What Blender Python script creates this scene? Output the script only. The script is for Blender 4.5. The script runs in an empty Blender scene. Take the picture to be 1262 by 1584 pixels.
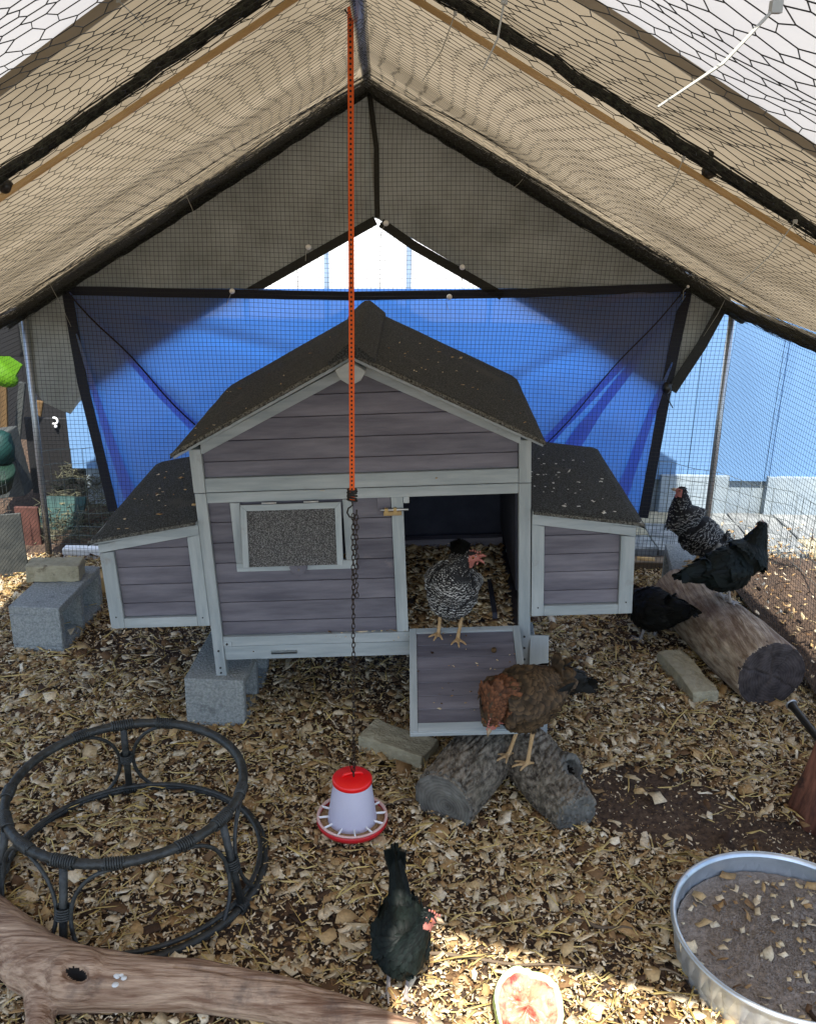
import bpy, bmesh, math, random
import numpy as np
from mathutils import Vector, Matrix, noise
random.seed(7); rng = np.random.default_rng(7)
PI = math.pi
sc = bpy.context.scene
COL = sc.collection
# ------------------------------------------------------------------ camera
MW = ((0.9998067470216352, -0.019328348659409605, 0.0035893659768878663),
      (0.010002751983231282, 0.34298712168332557, -0.9392868461296311),
      (0.016923757348109914, 0.9391412296867216, 0.3431141750784051))
CP = Vector((0.11187699554070336, -2.691628945867917, 1.7242924073493773))
FP = 1480.01
cd = bpy.data.cameras.new('camera'); cam = bpy.data.objects.new('camera', cd); COL.objects.link(cam)
R3 = Matrix(MW); cam.matrix_world = Matrix.Translation(CP) @ R3.to_4x4()
cd.sensor_fit = 'HORIZONTAL'; cd.sensor_width = 36; cd.lens = 36 * FP / 1262
cd.clip_start = .02; cd.clip_end = 300
sc.camera = cam
# ------------------------------------------------------------------ light
EL, AZ = math.radians(57), math.radians(-1)     # behind the camera, high
wd = bpy.data.worlds.new('World'); sc.world = wd; wd.use_nodes = True
wn = wd.node_tree.nodes; wl = wd.node_tree.links
bg = wn['Background']; bg.inputs[1].default_value = .15
sky = wn.new('ShaderNodeTexSky'); sky.sky_type = 'NISHITA'; sky.sun_disc = False
sky.sun_elevation = EL; sky.sun_rotation = PI + AZ
wl.new(sky.outputs[0], bg.inputs[0])
sd = bpy.data.lights.new('sun', 'SUN'); sd.energy = 4.2; sd.angle = math.radians(.6); sd.color = (1, .95, .86)
so = bpy.data.objects.new('sun', sd); COL.objects.link(so)
ldir = Vector((-math.sin(AZ) * math.cos(EL), math.cos(AZ) * math.cos(EL), -math.sin(EL)))
so.rotation_euler = ldir.to_track_quat('-Z', 'Y').to_euler(); so.location = (0, -6, 8)
sc.view_settings.view_transform = 'Standard'; sc.view_settings.look = 'None'
sc.view_settings.exposure = 1.42; sc.view_settings.gamma = 1
sc.render.engine = 'CYCLES'
try:
    sc.cycles.use_denoising = True; sc.cycles.denoiser = 'OPENIMAGEDENOISE'
except Exception: pass
sc.cycles.max_bounces = 10; sc.cycles.diffuse_bounces = 5; sc.cycles.transparent_max_bounces = 24
sc.cycles.sample_clamp_indirect = 6

# ------------------------------------------------------------------ survey helpers (sight line of a point meets a real plane)
def sight(x, y): return R3 @ Vector(((x - 631) / FP, -(y - 792) / FP, -1))
def Z(x, y, h=0.0):
    v = sight(x, y); return CP + v * ((h - CP.z) / v.z)
def Y(x, y, yy):
    v = sight(x, y); return CP + v * ((yy - CP.y) / v.y)

# ------------------------------------------------------------------ materials
def mat(name, c1, c2=None, scale=12, detail=6, rough=.75, bump=0., bscale=None, metal=0., stretch=(1, 1, 1), var=0., island=0.,
        trans=0., tcol=None, spec=.4, lo=.35, hi=.65, c3=None, c3at=.62, c3scale=4, c3w=.07, alpha=1., sheen=0, transp=0., bstretch=None):
    m = bpy.data.materials.new(name); m.use_nodes = True
    N = m.node_tree.nodes; L = m.node_tree.links; b = N['Principled BSDF']
    tc = N.new('ShaderNodeTexCoord'); oi = N.new('ShaderNodeObjectInfo')
    ml = N.new('ShaderNodeMath'); ml.operation = 'MULTIPLY'; ml.inputs[1].default_value = 41.
    L.new(oi.outputs['Random'], ml.inputs[0])
    ad = N.new('ShaderNodeVectorMath'); ad.operation = 'ADD'; L.new(tc.outputs['Object'], ad.inputs[0]); L.new(ml.outputs[0], ad.inputs[1])
    mp = N.new('ShaderNodeMapping'); mp.inputs['Scale'].default_value = stretch; L.new(ad.outputs[0], mp.inputs[0])
    no = N.new('ShaderNodeTexNoise'); no.inputs['Scale'].default_value = scale; no.inputs['Detail'].default_value = detail
    no.inputs['Roughness'].default_value = .62
    L.new(mp.outputs[0], no.inputs[0])
    mr = N.new('ShaderNodeMapRange'); mr.inputs[1].default_value = lo; mr.inputs[2].default_value = hi; L.new(no.outputs[0], mr.inputs[0])
    mx = N.new('ShaderNodeMix'); mx.data_type = 'RGBA'; L.new(mr.outputs[0], mx.inputs[0])
    mx.inputs[6].default_value = (*c1, 1); mx.inputs[7].default_value = (*(c2 or c1), 1)
    out = mx.outputs[2]
    if c3:
        n3 = N.new('ShaderNodeTexNoise'); n3.inputs['Scale'].default_value = c3scale; n3.inputs['Detail'].default_value = 8
        n3.inputs['Roughness'].default_value = .7
        L.new(ad.outputs[0], n3.inputs[0])
        m3 = N.new('ShaderNodeMapRange'); m3.inputs[1].default_value = c3at; m3.inputs[2].default_value = c3at + c3w; L.new(n3.outputs[0], m3.inputs[0])
        x3 = N.new('ShaderNodeMix'); x3.data_type = 'RGBA'; L.new(m3.outputs[0], x3.inputs[0]); L.new(out, x3.inputs[6])
        x3.inputs[7].default_value = (*c3, 1); out = x3.outputs[2]
    if var or island:
        hs = N.new('ShaderNodeHueSaturation'); rg = N.new('ShaderNodeMapRange')
        src = oi.outputs['Random']
        if island:
            src = N.new('ShaderNodeNewGeometry').outputs['Random Per Island']
        L.new(src, rg.inputs[0]); a = var or island
        rg.inputs[3].default_value = 1 - a; rg.inputs[4].default_value = 1 + a
        L.new(rg.outputs[0], hs.inputs['Value']); L.new(out, hs.inputs['Color']); out = hs.outputs[0]
    L.new(out, b.inputs['Base Color'])
    b.inputs['Roughness'].default_value = rough; b.inputs['Metallic'].default_value = metal
    b.inputs['Specular IOR Level'].default_value = spec
    if bump:
        nb = N.new('ShaderNodeTexNoise'); nb.inputs['Scale'].default_value = bscale or scale * 2; nb.inputs['Detail'].default_value = 5
        mb = N.new('ShaderNodeMapping'); mb.inputs['Scale'].default_value = bstretch or stretch; L.new(ad.outputs[0], mb.inputs[0])
        L.new(mb.outputs[0], nb.inputs[0])
        bp = N.new('ShaderNodeBump'); bp.inputs['Strength'].default_value = bump; bp.inputs['Distance'].default_value = .01
        L.new(nb.outputs[0], bp.inputs['Height']); L.new(bp.outputs[0], b.inputs['Normal'])
    o = N['Material Output']; last = b.outputs[0]
    if trans:
        tr = N.new('ShaderNodeBsdfTranslucent')
        if tcol: tr.inputs[0].default_value = (*tcol, 1)
        else: L.new(out, tr.inputs[0])
        ms = N.new('ShaderNodeMixShader'); ms.inputs[0].default_value = trans
        L.new(last, ms.inputs[1]); L.new(tr.outputs[0], ms.inputs[2]); last = ms.outputs[0]
    if transp:
        tp = N.new('ShaderNodeBsdfTransparent'); ms = N.new('ShaderNodeMixShader'); ms.inputs[0].default_value = transp
        L.new(last, ms.inputs[1]); L.new(tp.outputs[0], ms.inputs[2]); last = ms.outputs[0]
    L.new(last, o.inputs[0])
    return m

X_, Z_, Y_ = (.12, 1, 1), (1, 1, .12), (1, .12, 1)
def stain(n, st): return mat(n, (.078, .074, .096), (.185, .176, .205), scale=30, detail=9, lo=.3, hi=.7, stretch=st, rough=.62, bump=.18, bscale=60, var=.13,
                             c3=(.17, .15, .165), c3at=.66, c3scale=9)
def trim(n, st): return mat(n, (.25, .29, .305), (.40, .435, .445), scale=30, detail=9, lo=.32, hi=.68, stretch=st, rough=.6, bump=.16, bscale=60, var=.07,
                            c3=(.22, .20, .165), c3at=.60, c3w=.2, c3scale=11)
M = dict(
    plankx=stain('stained_board_horizontal', X_), trimx=trim('grey_trim_horizontal', X_), trimz=trim('grey_trim_upright', Z_), trimy=trim('grey_trim_deep', Y_),
    planky=stain('stained_board_deep', Y_), plankz=stain('stained_board_upright', Z_),
    felt=mat('roof_felt', (.012, .0145, .016), (.095, .105, .108), scale=210, detail=3, rough=.9, bump=.9, bscale=260, lo=.44, hi=.66, c3=(.06, .063, .06), c3at=.58, c3scale=5),
    feltwin=mat('flap_felt', (.05, .05, .05), (.30, .30, .30), scale=360, detail=2, rough=.9, bump=.8, bscale=400, lo=.46, hi=.66),
    feltedge=mat('felt_edge', (.015, .016, .014), (.2, .2, .18), scale=200, detail=2, rough=.9, bump=1, bscale=260),
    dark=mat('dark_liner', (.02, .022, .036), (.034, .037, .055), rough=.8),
    steel=mat('bright_steel', (.6, .6, .6), rough=.3, metal=1), brass=mat('worn_brass', (.55, .42, .2), (.4, .3, .16), rough=.4, metal=.8),
    screw=mat('dull_screw', (.05, .05, .05), rough=.5, metal=.5),
    galv=mat('galvanised_tube', (.36, .38, .39), (.5, .52, .54), scale=18, rough=.38, metal=.75, stretch=(1, 1, .1)),
    tub=mat('galvanised_tub', (.42, .47, .52), (.62, .67, .72), scale=9, rough=.36, metal=.72, bump=.05, bscale=8, c3=(.33, .36, .38), c3at=.6, c3scale=14),
    tanpole=mat('tan_pole', (.42, .27, .11), (.55, .37, .17), scale=14, rough=.45, stretch=X_, spec=.5),
    block=mat('cinder_block', (.22, .24, .24), (.34, .36, .35), scale=120, detail=4, lo=.4, hi=.6, rough=.95, bump=.8, bscale=150, var=.06, c3=(.17, .18, .18), c3at=.6, c3scale=10),
    paver=mat('buff_paver', (.30, .27, .18), (.40, .36, .25), scale=40, detail=5, rough=.95, bump=.6, bscale=110, c3=(.17, .14, .09), c3at=.6, c3scale=12),
    soil=mat('dark_soil', (.035, .022, .016), (.12, .078, .05), scale=70, rough=1, bump=1, bscale=90),
    tan=mat('tan_tarp', (.175, .138, .088), (.25, .20, .132), scale=1.8, detail=8, rough=.8, trans=.62, lo=.4, hi=.6, bump=.1, bscale=6),
    white=mat('white_tarp', (.40, .38, .36), (.46, .44, .41), scale=3, rough=.7, trans=.5, bump=.1, bscale=6),
    gable=mat('grey_shade_cloth', (.22, .22, .19), (.33, .33, .29), scale=5, rough=.85, trans=.08, bump=.25, bscale=14, bstretch=(1.5, 1, .5)),
    hem=mat('black_hem', (.035, .035, .03), rough=.85, trans=.1),
    navyhem=mat('navy_hem', (.008, .009, .018), rough=.7),
    blue=mat('blue_tarp', (.21, .205, .165), (.27, .26, .21), scale=7, rough=.6, trans=.60, tcol=(.07, .32, 1.0), bump=.3, bscale=16, bstretch=(.5, 1, 2.2), transp=.035),
    net=mat('black_net', (.012, .014, .012), rough=.6), wire=mat('garden_wire', (.12, .14, .13), rough=.5, metal=.5),
    bundle=mat('rolled_black_net', (.004, .005, .004), (.045, .055, .04), scale=120, rough=.8, bump=1, bscale=160, lo=.45, hi=.7),
    zip=mat('white_zip_tie', (.4, .4, .35), rough=.5, trans=.2),
    ball=mat('white_ball', (.82, .82, .82), rough=.3), black=mat('black_plastic', (.01, .01, .01), rough=.35),
    orange=mat('orange_strap', (.72, .10, .015), (.82, .15, .02), scale=200, rough=.6, bump=.4, bscale=500),
    blackdot=mat('black_thread', (.02, .01, .01), rough=.7), chain=mat('dark_chain', (.03, .025, .022), (.07, .055, .045), scale=90, rough=.45, metal=.8),
    red=mat('red_plastic', (.78, .006, .008), rough=.32, spec=.5), redring=mat('red_tray', (.52, .015, .02), rough=.35),
    pink=mat('pale_tray_ring', (.72, .46, .42), (.8, .6, .54), rough=.4), hopper=mat('milky_plastic', (.66, .66, .82), (.74, .74, .88), scale=5, rough=.35, trans=.35),
    feed=mat('feed_crumble', (.30, .18, .09), (.48, .33, .19), scale=160, rough=.95, bump=.8, bscale=200),
    rattan=mat('dark_rattan', (.008, .010, .010), (.034, .038, .038), scale=40, rough=.5, bump=.4, bscale=60, spec=.5),
    bark=mat('furrowed_bark', (.035, .027, .019), (.23, .195, .15), scale=70, detail=9, rough=.95, bump=1, bscale=55, stretch=(1, .5, 1), lo=.38, hi=.62, c3=(.12, .105, .075), c3at=.5, c3w=.25, c3scale=9),
    cut=mat('weathered_cut_end', (.06, .056, .048), (.15, .145, .125), scale=45, lo=.42, hi=.58, rough=.95, bump=.6, bscale=60),
    drift=mat('driftwood', (.17, .09, .052), (.45, .31, .21), scale=55, detail=12, rough=.75, bump=1, bscale=90, stretch=(.10, 1.1, 1.1), lo=.38, hi=.62, c3=(.06, .042, .036), c3at=.52, c3w=.22, c3scale=9),
    dlog=mat('peeled_log', (.17, .115, .075), (.44, .36, .27), scale=45, detail=12, rough=.8, bump=1, bscale=70, stretch=(1.3, .16, 1.3), lo=.38, hi=.62, c3=(.10, .055, .038), c3at=.48, c3w=.25, c3scale=6),
    dlogcut=mat('dark_cut_end', (.022, .016, .016), (.07, .055, .055), scale=26, rough=.8, bump=.7, bscale=30),
    hollow=mat('hollow_black', (.008, .006, .005), rough=1), dropping=mat('bird_dropping', (.62, .62, .60), rough=.8),
    redwood=mat('red_brown_wood', (.05, .017, .011), (.2, .08, .05), scale=26, lo=.4, hi=.62, rough=.75, bump=.8, bscale=30, stretch=(1, 1, .2), c3=(.035, .016, .012), c3at=.58, c3scale=6),
    sand=mat('dust_bath_sand', (.20, .165, .135), (.33, .28, .235), scale=110, rough=1, bump=.7, bscale=220, c3=(.30, .25, .20), c3at=.6, c3scale=60),
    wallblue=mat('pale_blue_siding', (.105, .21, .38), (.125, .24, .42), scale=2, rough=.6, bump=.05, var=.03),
    wallwhite=mat('white_paint_sunlit_siding', (.80, .82, .84), (.84, .86, .88), scale=2, rough=.6),  # white stands for sun on the upper house wall; plain paint on the batten
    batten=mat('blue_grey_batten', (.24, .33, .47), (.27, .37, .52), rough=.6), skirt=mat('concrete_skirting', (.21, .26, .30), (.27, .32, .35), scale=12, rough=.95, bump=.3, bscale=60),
    slab=mat('patio_slab', (.14, .15, .15), (.27, .28, .27), scale=14, rough=.95, bump=.3, bscale=60, var=.18),
    beam=mat('old_timber', (.10, .07, .045), (.2, .15, .1), scale=16, stretch=X_, rough=.9, bump=.5), yellowwood=mat('yellow_timber', (.45, .28, .10), (.55, .36, .15), scale=14, stretch=X_, rough=.7, bump=.3),
    lime=mat('lime_plastic', (.13, .32, .012), rough=.5, trans=.4), teal=mat('teal_plastic', (.008, .05, .045), rough=.6, trans=.3), green=mat('green_plastic', (.003, .022, .012), rough=.6),
    deadgrass=mat('dead_grass', (.035, .038, .022), (.10, .095, .055), scale=6, island=.4), darkgreen=mat('dark_green_tarp', (.006, .03, .028), (.012, .045, .04)),
    rust=mat('rusty_sheet', (.05, .02, .014), (.1, .04, .03), scale=9, rough=.85), grey=mat('grey_mesh_sheet', (.035, .04, .04), (.07, .075, .07), scale=20, rough=.8),
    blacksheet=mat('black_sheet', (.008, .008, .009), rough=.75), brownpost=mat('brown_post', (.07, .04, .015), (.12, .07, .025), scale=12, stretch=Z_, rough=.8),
    rind=mat('melon_rind', (.18, .32, .07), (.42, .52, .17), scale=16, rough=.4, stretch=(1, 1, .2)), rindedge=mat('melon_rind_edge', (.62, .68, .36), rough=.4),
    flesh=mat('melon_flesh', (.42, .05, .035), (.50, .33, .22), scale=26, rough=.25, bump=.6, bscale=50, lo=.36, hi=.54, spec=.5),
    leg=mat('hen_leg_skin', (.40, .25, .11), (.5, .33, .17), scale=120, rough=.6, bump=.5, bscale=400), greyleg=mat('grey_leg_skin', (.22, .2, .19), (.32, .29, .27), scale=120, rough=.6),
    face=mat('hen_face_skin', (.27, .085, .07), (.36, .14, .11), scale=100, rough=.6), beak=mat('horn_beak', (.30, .22, .14), rough=.4), eye=mat('hen_eye', (.30, .10, .02), rough=.15), pupil=mat('pupil', (.003, .003, .003), rough=.1),
)
def chipmat():
    m = bpy.data.materials.new('wood_chips'); m.use_nodes = True; N = m.node_tree.nodes; L = m.node_tree.links; b = N['Principled BSDF']
    g = N.new('ShaderNodeNewGeometry'); r = N.new('ShaderNodeValToRGB'); e = r.color_ramp
    e.elements[0].position = 0; e.elements[0].color = (.035, .02, .013, 1)
    e.elements[1].position = 1; e.elements[1].color = (.76, .68, .52, 1)
    for p, c in ((.08, (.10, .055, .028)), (.20, (.24, .14, .062)), (.36, (.42, .27, .12)), (.54, (.50, .365, .19)), (.72, (.54, .46, .32)), (.88, (.70, .56, .36))):
        k = e.elements.new(p); k.color = (*c, 1)
    L.new(g.outputs['Random Per Island'], r.inputs[0])
    tc = N.new('ShaderNodeTexCoord'); no = N.new('ShaderNodeTexNoise'); no.inputs['Scale'].default_value = 140; L.new(tc.outputs['Object'], no.inputs[0])
    hs = N.new('ShaderNodeHueSaturation'); mr = N.new('ShaderNodeMapRange'); mr.inputs[3].default_value = .6; mr.inputs[4].default_value = 1.4
    L.new(no.outputs[0], mr.inputs[0]); L.new(mr.outputs[0], hs.inputs['Value']); L.new(r.outputs[0], hs.inputs['Color'])
    L.new(hs.outputs[0], b.inputs['Base Color']); b.inputs['Roughness'].default_value = .8; b.inputs['Specular IOR Level'].default_value = .25
    return m
M['chip'] = chipmat()
M['straw'] = mat('straw_stalks', (.42, .29, .08), (.58, .46, .20), scale=6, rough=.6, island=.35)
def feathermat(name, base, rim=None, rimcol=None, var=.3, tint=None):
    """colour from the feather's own UV: v runs from quill to tip"""
    m = bpy.data.materials.new(name); m.use_nodes = True; N = m.node_tree.nodes; L = m.node_tree.links; b = N['Principled BSDF']
    uv = N.new('ShaderNodeUVMap'); sp = N.new('ShaderNodeSeparateXYZ'); L.new(uv.outputs[0], sp.inputs[0])
    g = N.new('ShaderNodeNewGeometry')
    cr = N.new('ShaderNodeValToRGB'); E = cr.color_ramp.elements
    if rim:
        E[0].position = 0; E[0].color = (*base, 1); E[1].position = 1; E[1].color = (*base, 1)
        for p, c in rim: k = E.new(p); k.color = (*c, 1)
    else:
        E[0].color = (*[c * .55 for c in base], 1); E[1].color = (*base, 1)
    L.new(sp.outputs[1], cr.inputs[0])
    hs = N.new('ShaderNodeHueSaturation'); mr = N.new('ShaderNodeMapRange'); mr.inputs[3].default_value = 1 - var; mr.inputs[4].default_value = 1 + var
    L.new(g.outputs['Random Per Island'], mr.inputs[0]); L.new(mr.outputs[0], hs.inputs['Value']); L.new(cr.outputs[0], hs.inputs['Color'])
    L.new(hs.outputs[0], b.inputs['Base Color']); b.inputs['Roughness'].default_value = .6; b.inputs['Specular IOR Level'].default_value = .15
    return m
W_, K_ = (.34, .34, .33), (.010, .010, .011)
M['f_barred'] = feathermat('barred_feather', K_, rim=((.30, K_), (.40, (.2, .2, .2)), (.48, K_), (.70, K_), (.78, W_), (.88, W_), (.93, K_)), var=.4)
M['f_barred2'] = feathermat('dark_barred_feather', K_, rim=((.70, K_), (.78, (.2, .2, .19)), (.86, (.2, .2, .19)), (.92, K_)), var=.4)
M['f_black'] = feathermat('black_feather', (.0055, .009, .008), var=.4)
M['f_brown'] = feathermat('brown_feather', (.10, .038, .017), rim=((.5, (.06, .026, .013)), (.8, (.13, .052, .024)), (.96, (.07, .032, .017))), var=.45)
M['f_dark'] = feathermat('dark_brown_feather', (.05, .034, .02), rim=((.5, (.03, .022, .014)), (.85, (.085, .055, .03)), (.97, (.03, .02, .012))), var=.4)
M['f_tailblack'] = feathermat('tail_feather', (.009, .009, .008), var=.4)

# ------------------------------------------------------------------ object helpers
def link(name, me, m=None, parent=None, loc=None):
    o = bpy.data.objects.new(name, me); COL.objects.link(o)
    if m is not None and me is not None and not me.materials:
        for k in (m if isinstance(m, (list, tuple)) else [m]): me.materials.append(M[k] if isinstance(k, str) else k)
    if parent: o.parent = parent
    if loc is not None: o.location = loc
    return o
def tag(o, label, cat, group=None, kind=None):
    if label: o['label'] = label
    if cat: o['category'] = cat
    if group: o['group'] = group
    if kind: o['kind'] = kind
    return o
def thing(name, label, cat, loc=(0, 0, 0), rz=0, group=None):
    o = bpy.data.objects.new(name, None); COL.objects.link(o); o.location = loc; o.rotation_euler = (0, 0, rz); o.empty_display_size = .05
    return tag(o, label, cat, group)
def struct(o): o['kind'] = 'structure'; return o
def stuff(o): o['kind'] = 'stuff'; return o
class MB:
    def __init__(s): s.v = []; s.f = []; s.mi = []; s.smooth = False
    def add(s, vs, fs, mi=0):
        n = len(s.v); s.v += [tuple(p) for p in vs]; s.f += [tuple(i + n for i in f) for f in fs]; s.mi += [mi] * len(fs); return s
    def box(s, a, b, mi=0, ch=0.0):
        x0, y0, z0 = a; x1, y1, z1 = b
        vs = [(x, y, z) for z in (z0, z1) for y in (y0, y1) for x in (x0, x1)]
        return s.add(vs, [(0, 2, 3, 1), (4, 5, 7, 6), (0, 1, 5, 4), (2, 6, 7, 3), (0, 4, 6, 2), (1, 3, 7, 5)], mi)
    def tube(s, pts, r, n=8, closed=False, cap=True, mi=0, flat=1.0, up=None):
        pts = [Vector(p) for p in pts]; k = len(pts); rr = r if isinstance(r, (list, tuple)) else [r] * k
        vs = []; prev = None
        for i, p in enumerate(pts):
            if closed: t = pts[(i + 1) % k] - pts[i - 1]
            else: t = pts[min(i + 1, k - 1)] - pts[max(i - 1, 0)]
            t.normalize()
            if prev is None:
                a = Vector(up) if up else (Vector((0, 0, 1)) if abs(t.z) < .9 else Vector((1, 0, 0)))
                u = (a - t * a.dot(t)).normalized()
            else:
                u = (prev - t * prev.dot(t)); u.normalize()
            prev = u; w = t.cross(u)
            for j in range(n):
                a = 2 * PI * j / n; vs.append(p + (u * math.cos(a) * flat + w * math.sin(a)) * rr[i])
        fs = []
        for i in range(k if closed else k - 1):
            i2 = (i + 1) % k
            for j in range(n):
                j2 = (j + 1) % n; fs.append((i * n + j, i * n + j2, i2 * n + j2, i2 * n + j))
        if cap and not closed: fs += [tuple(range(n - 1, -1, -1)), tuple((k - 1) * n + j for j in range(n))]
        return s.add(vs, fs, mi)
    def lathe(s, prof, n=48, mi=0, c=(0, 0, 0)):
        vs = []; fs = []
        for r, z in prof:
            for j in range(n): a = 2 * PI * j / n; vs.append((c[0] + r * math.cos(a), c[1] + r * math.sin(a), c[2] + z))
        for i in range(len(prof) - 1):
            for j in range(n):
                j2 = (j + 1) % n; fs.append((i * n + j, i * n + j2, (i + 1) * n + j2, (i + 1) * n + j))
        return s.add(vs, fs, mi)
    def disc(s, c, r, n=24, mi=0, z=0):
        return s.add([(c[0] + r * math.cos(2 * PI * j / n), c[1] + r * math.sin(2 * PI * j / n), c[2]) for j in range(n)], [tuple(range(n))], mi)
    def prism(s, pts, y0, y1, mi=0):
        n = len(pts); vs = [(x, y0, z) for x, z in pts] + [(x, y1, z) for x, z in pts]
        return s.add(vs, [tuple(range(n)), tuple(range(2 * n - 1, n - 1, -1))] + [(i, i + n, (i + 1) % n + n, (i + 1) % n) for i in range(n)], mi)
    def sphere(s, c, r, n=12, mi=0, sx=1, sy=1, sz=1):
        prof = [(math.sin(PI * i / n), -math.cos(PI * i / n)) for i in range(n + 1)]
        vs = []; fs = []; m = n * 2
        for a, z in prof:
            for j in range(m): t = 2 * PI * j / m; vs.append((c[0] + r * sx * a * math.cos(t), c[1] + r * sy * a * math.sin(t), c[2] + r * sz * z))
        for i in range(n):
            for j in range(m): fs.append((i * m + j, i * m + (j + 1) % m, (i + 1) * m + (j + 1) % m, (i + 1) * m + j))
        return s.add(vs, fs, mi)
    def mesh(s, name, recenter=None, smooth=False, fixn=True):
        me = bpy.data.meshes.new(name); vs = s.v
        if recenter is not None: vs = [tuple(np.subtract(v, recenter)) for v in vs]
        me.from_pydata(vs, [], s.f); me.polygons.foreach_set('material_index', s.mi)
        if fixn:
            bm = bmesh.new(); bm.from_mesh(me); bmesh.ops.recalc_face_normals(bm, faces=bm.faces); bm.to_mesh(me); bm.free()
        if smooth: me.shade_smooth()
        me.update(); return me
    def obj(s, name, m, parent=None, center=True, smooth=False, bevel=0., fixn=True):
        c = (0, 0, 0)
        if center:
            a = np.array(s.v); c = (a.min(0) + a.max(0)) / 2
        me = s.mesh(name, c if center else None, smooth, fixn); o = link(name, me, m, parent, c)
        if bevel:
            b = o.modifiers.new('b', 'BEVEL'); b.width = bevel; b.segments = 1; b.limit_method = 'ANGLE'; b.angle_limit = .7
        return o
def fast_mesh(name, V, F, nper):
    """V (n,3), F (m,nper) int"""
    me = bpy.data.meshes.new(name); me.vertices.add(len(V)); me.vertices.foreach_set('co', np.asarray(V, np.float32).ravel())
    m = len(F); me.loops.add(m * nper); me.loops.foreach_set('vertex_index', np.asarray(F, np.int32).ravel())
    me.polygons.add(m); me.polygons.foreach_set('loop_start', np.arange(m, dtype=np.int32) * nper)
    me.update(calc_edges=True); return me
def strands(name, A, B, r):
    """thin three-sided wires from points A to B"""
    A = np.asarray(A, float); B = np.asarray(B, float); d = B - A; d /= np.linalg.norm(d, axis=1)[:, None] + 1e-9
    h = np.where(np.abs(d[:, 2:3]) < .9, np.array([[0, 0, 1.]]), np.array([[1., 0, 0]])); u = np.cross(d, h); u /= np.linalg.norm(u, axis=1)[:, None]; w = np.cross(d, u)
    V = []
    for k in range(3):
        a = 2 * PI * k / 3; o = (u * math.cos(a) + w * math.sin(a)) * r; V += [A + o, B + o]
    V = np.stack(V, 1).reshape(-1, 3); n = len(A); base = np.arange(n)[:, None] * 6
    F = np.concatenate([base + np.array([[0, 1, 3, 2]]), base + np.array([[2, 3, 5, 4]]), base + np.array([[4, 5, 1, 0]])])
    return fast_mesh(name, V, F, 4)
def polyl(P): return P[:-1], P[1:]
def nz(x, y, z=0.): return noise.noise(Vector((x, y, z)))
def ground_h(x, y):
    return .012 * nz(x * 2.1, y * 2.1, 3) + .008 * nz(x * 6, y * 6, 9)

# ------------------------------------------------------------------ the ground
def build_ground():
    xs = np.concatenate([np.linspace(-60, -3, 10), np.linspace(-2.4, 2.6, 120), np.linspace(3.2, 60, 10)])
    ys = np.concatenate([np.linspace(-30, -3.2, 8), np.linspace(-2.8, 3.2, 140), np.linspace(4, 80, 10)])
    V = [(x, y, ground_h(x, y) - .006 + (.018 * nz(x * 30, y * 30, 1) if abs(x) < 2.6 and -2.8 < y < 3 else 0)) for y in ys for x in xs]; w = len(xs)
    F = [(j * w + i, j * w + i + 1, (j + 1) * w + i + 1, (j + 1) * w + i) for j in range(len(ys) - 1) for i in range(w - 1)]
    me = bpy.data.meshes.new('ground'); me.from_pydata(V, [], F); me.shade_smooth()
    struct(link('ground', me, 'soil'))
build_ground()

# bare patches: centre in the plan, radii, strength
BARE = [((Z(1010, 1245).xy), .22, .17, .90), ((Z(1180, 1300).xy), .22, .07, .97), ((Z(440, 1425).xy), .20, .08, .5), ((Z(230, 1000).xy), .28, .2, .55),
        ((Z(560, 1040).xy), .28, .2, .4), ((Z(1000, 985).xy), .2, .16, .6), ((Z(1130, 1250).xy), .12, .06, .8)]
def bare(x, y):
    b = np.zeros_like(x)
    for c, rx, ry, s in BARE:
        d = ((x - c[0]) / rx) ** 2 + ((y - c[1]) / ry) ** 2
        b = np.maximum(b, s * np.clip(1.6 - d, 0, 1))
    return b
def scatter(n, x0, x1, y0, y1, keepbare=True):
    x = rng.uniform(x0, x1, n); y = rng.uniform(y0, y1, n)
    if keepbare:
        cl = np.array([nz(a * 5, b * 5, 20) for a, b in zip(x[::1], y[::1])])
        k = rng.random(n) > np.clip(bare(x, y) + .25 * cl, 0, 1); x, y = x[k], y[k]
    return x, y
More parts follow.
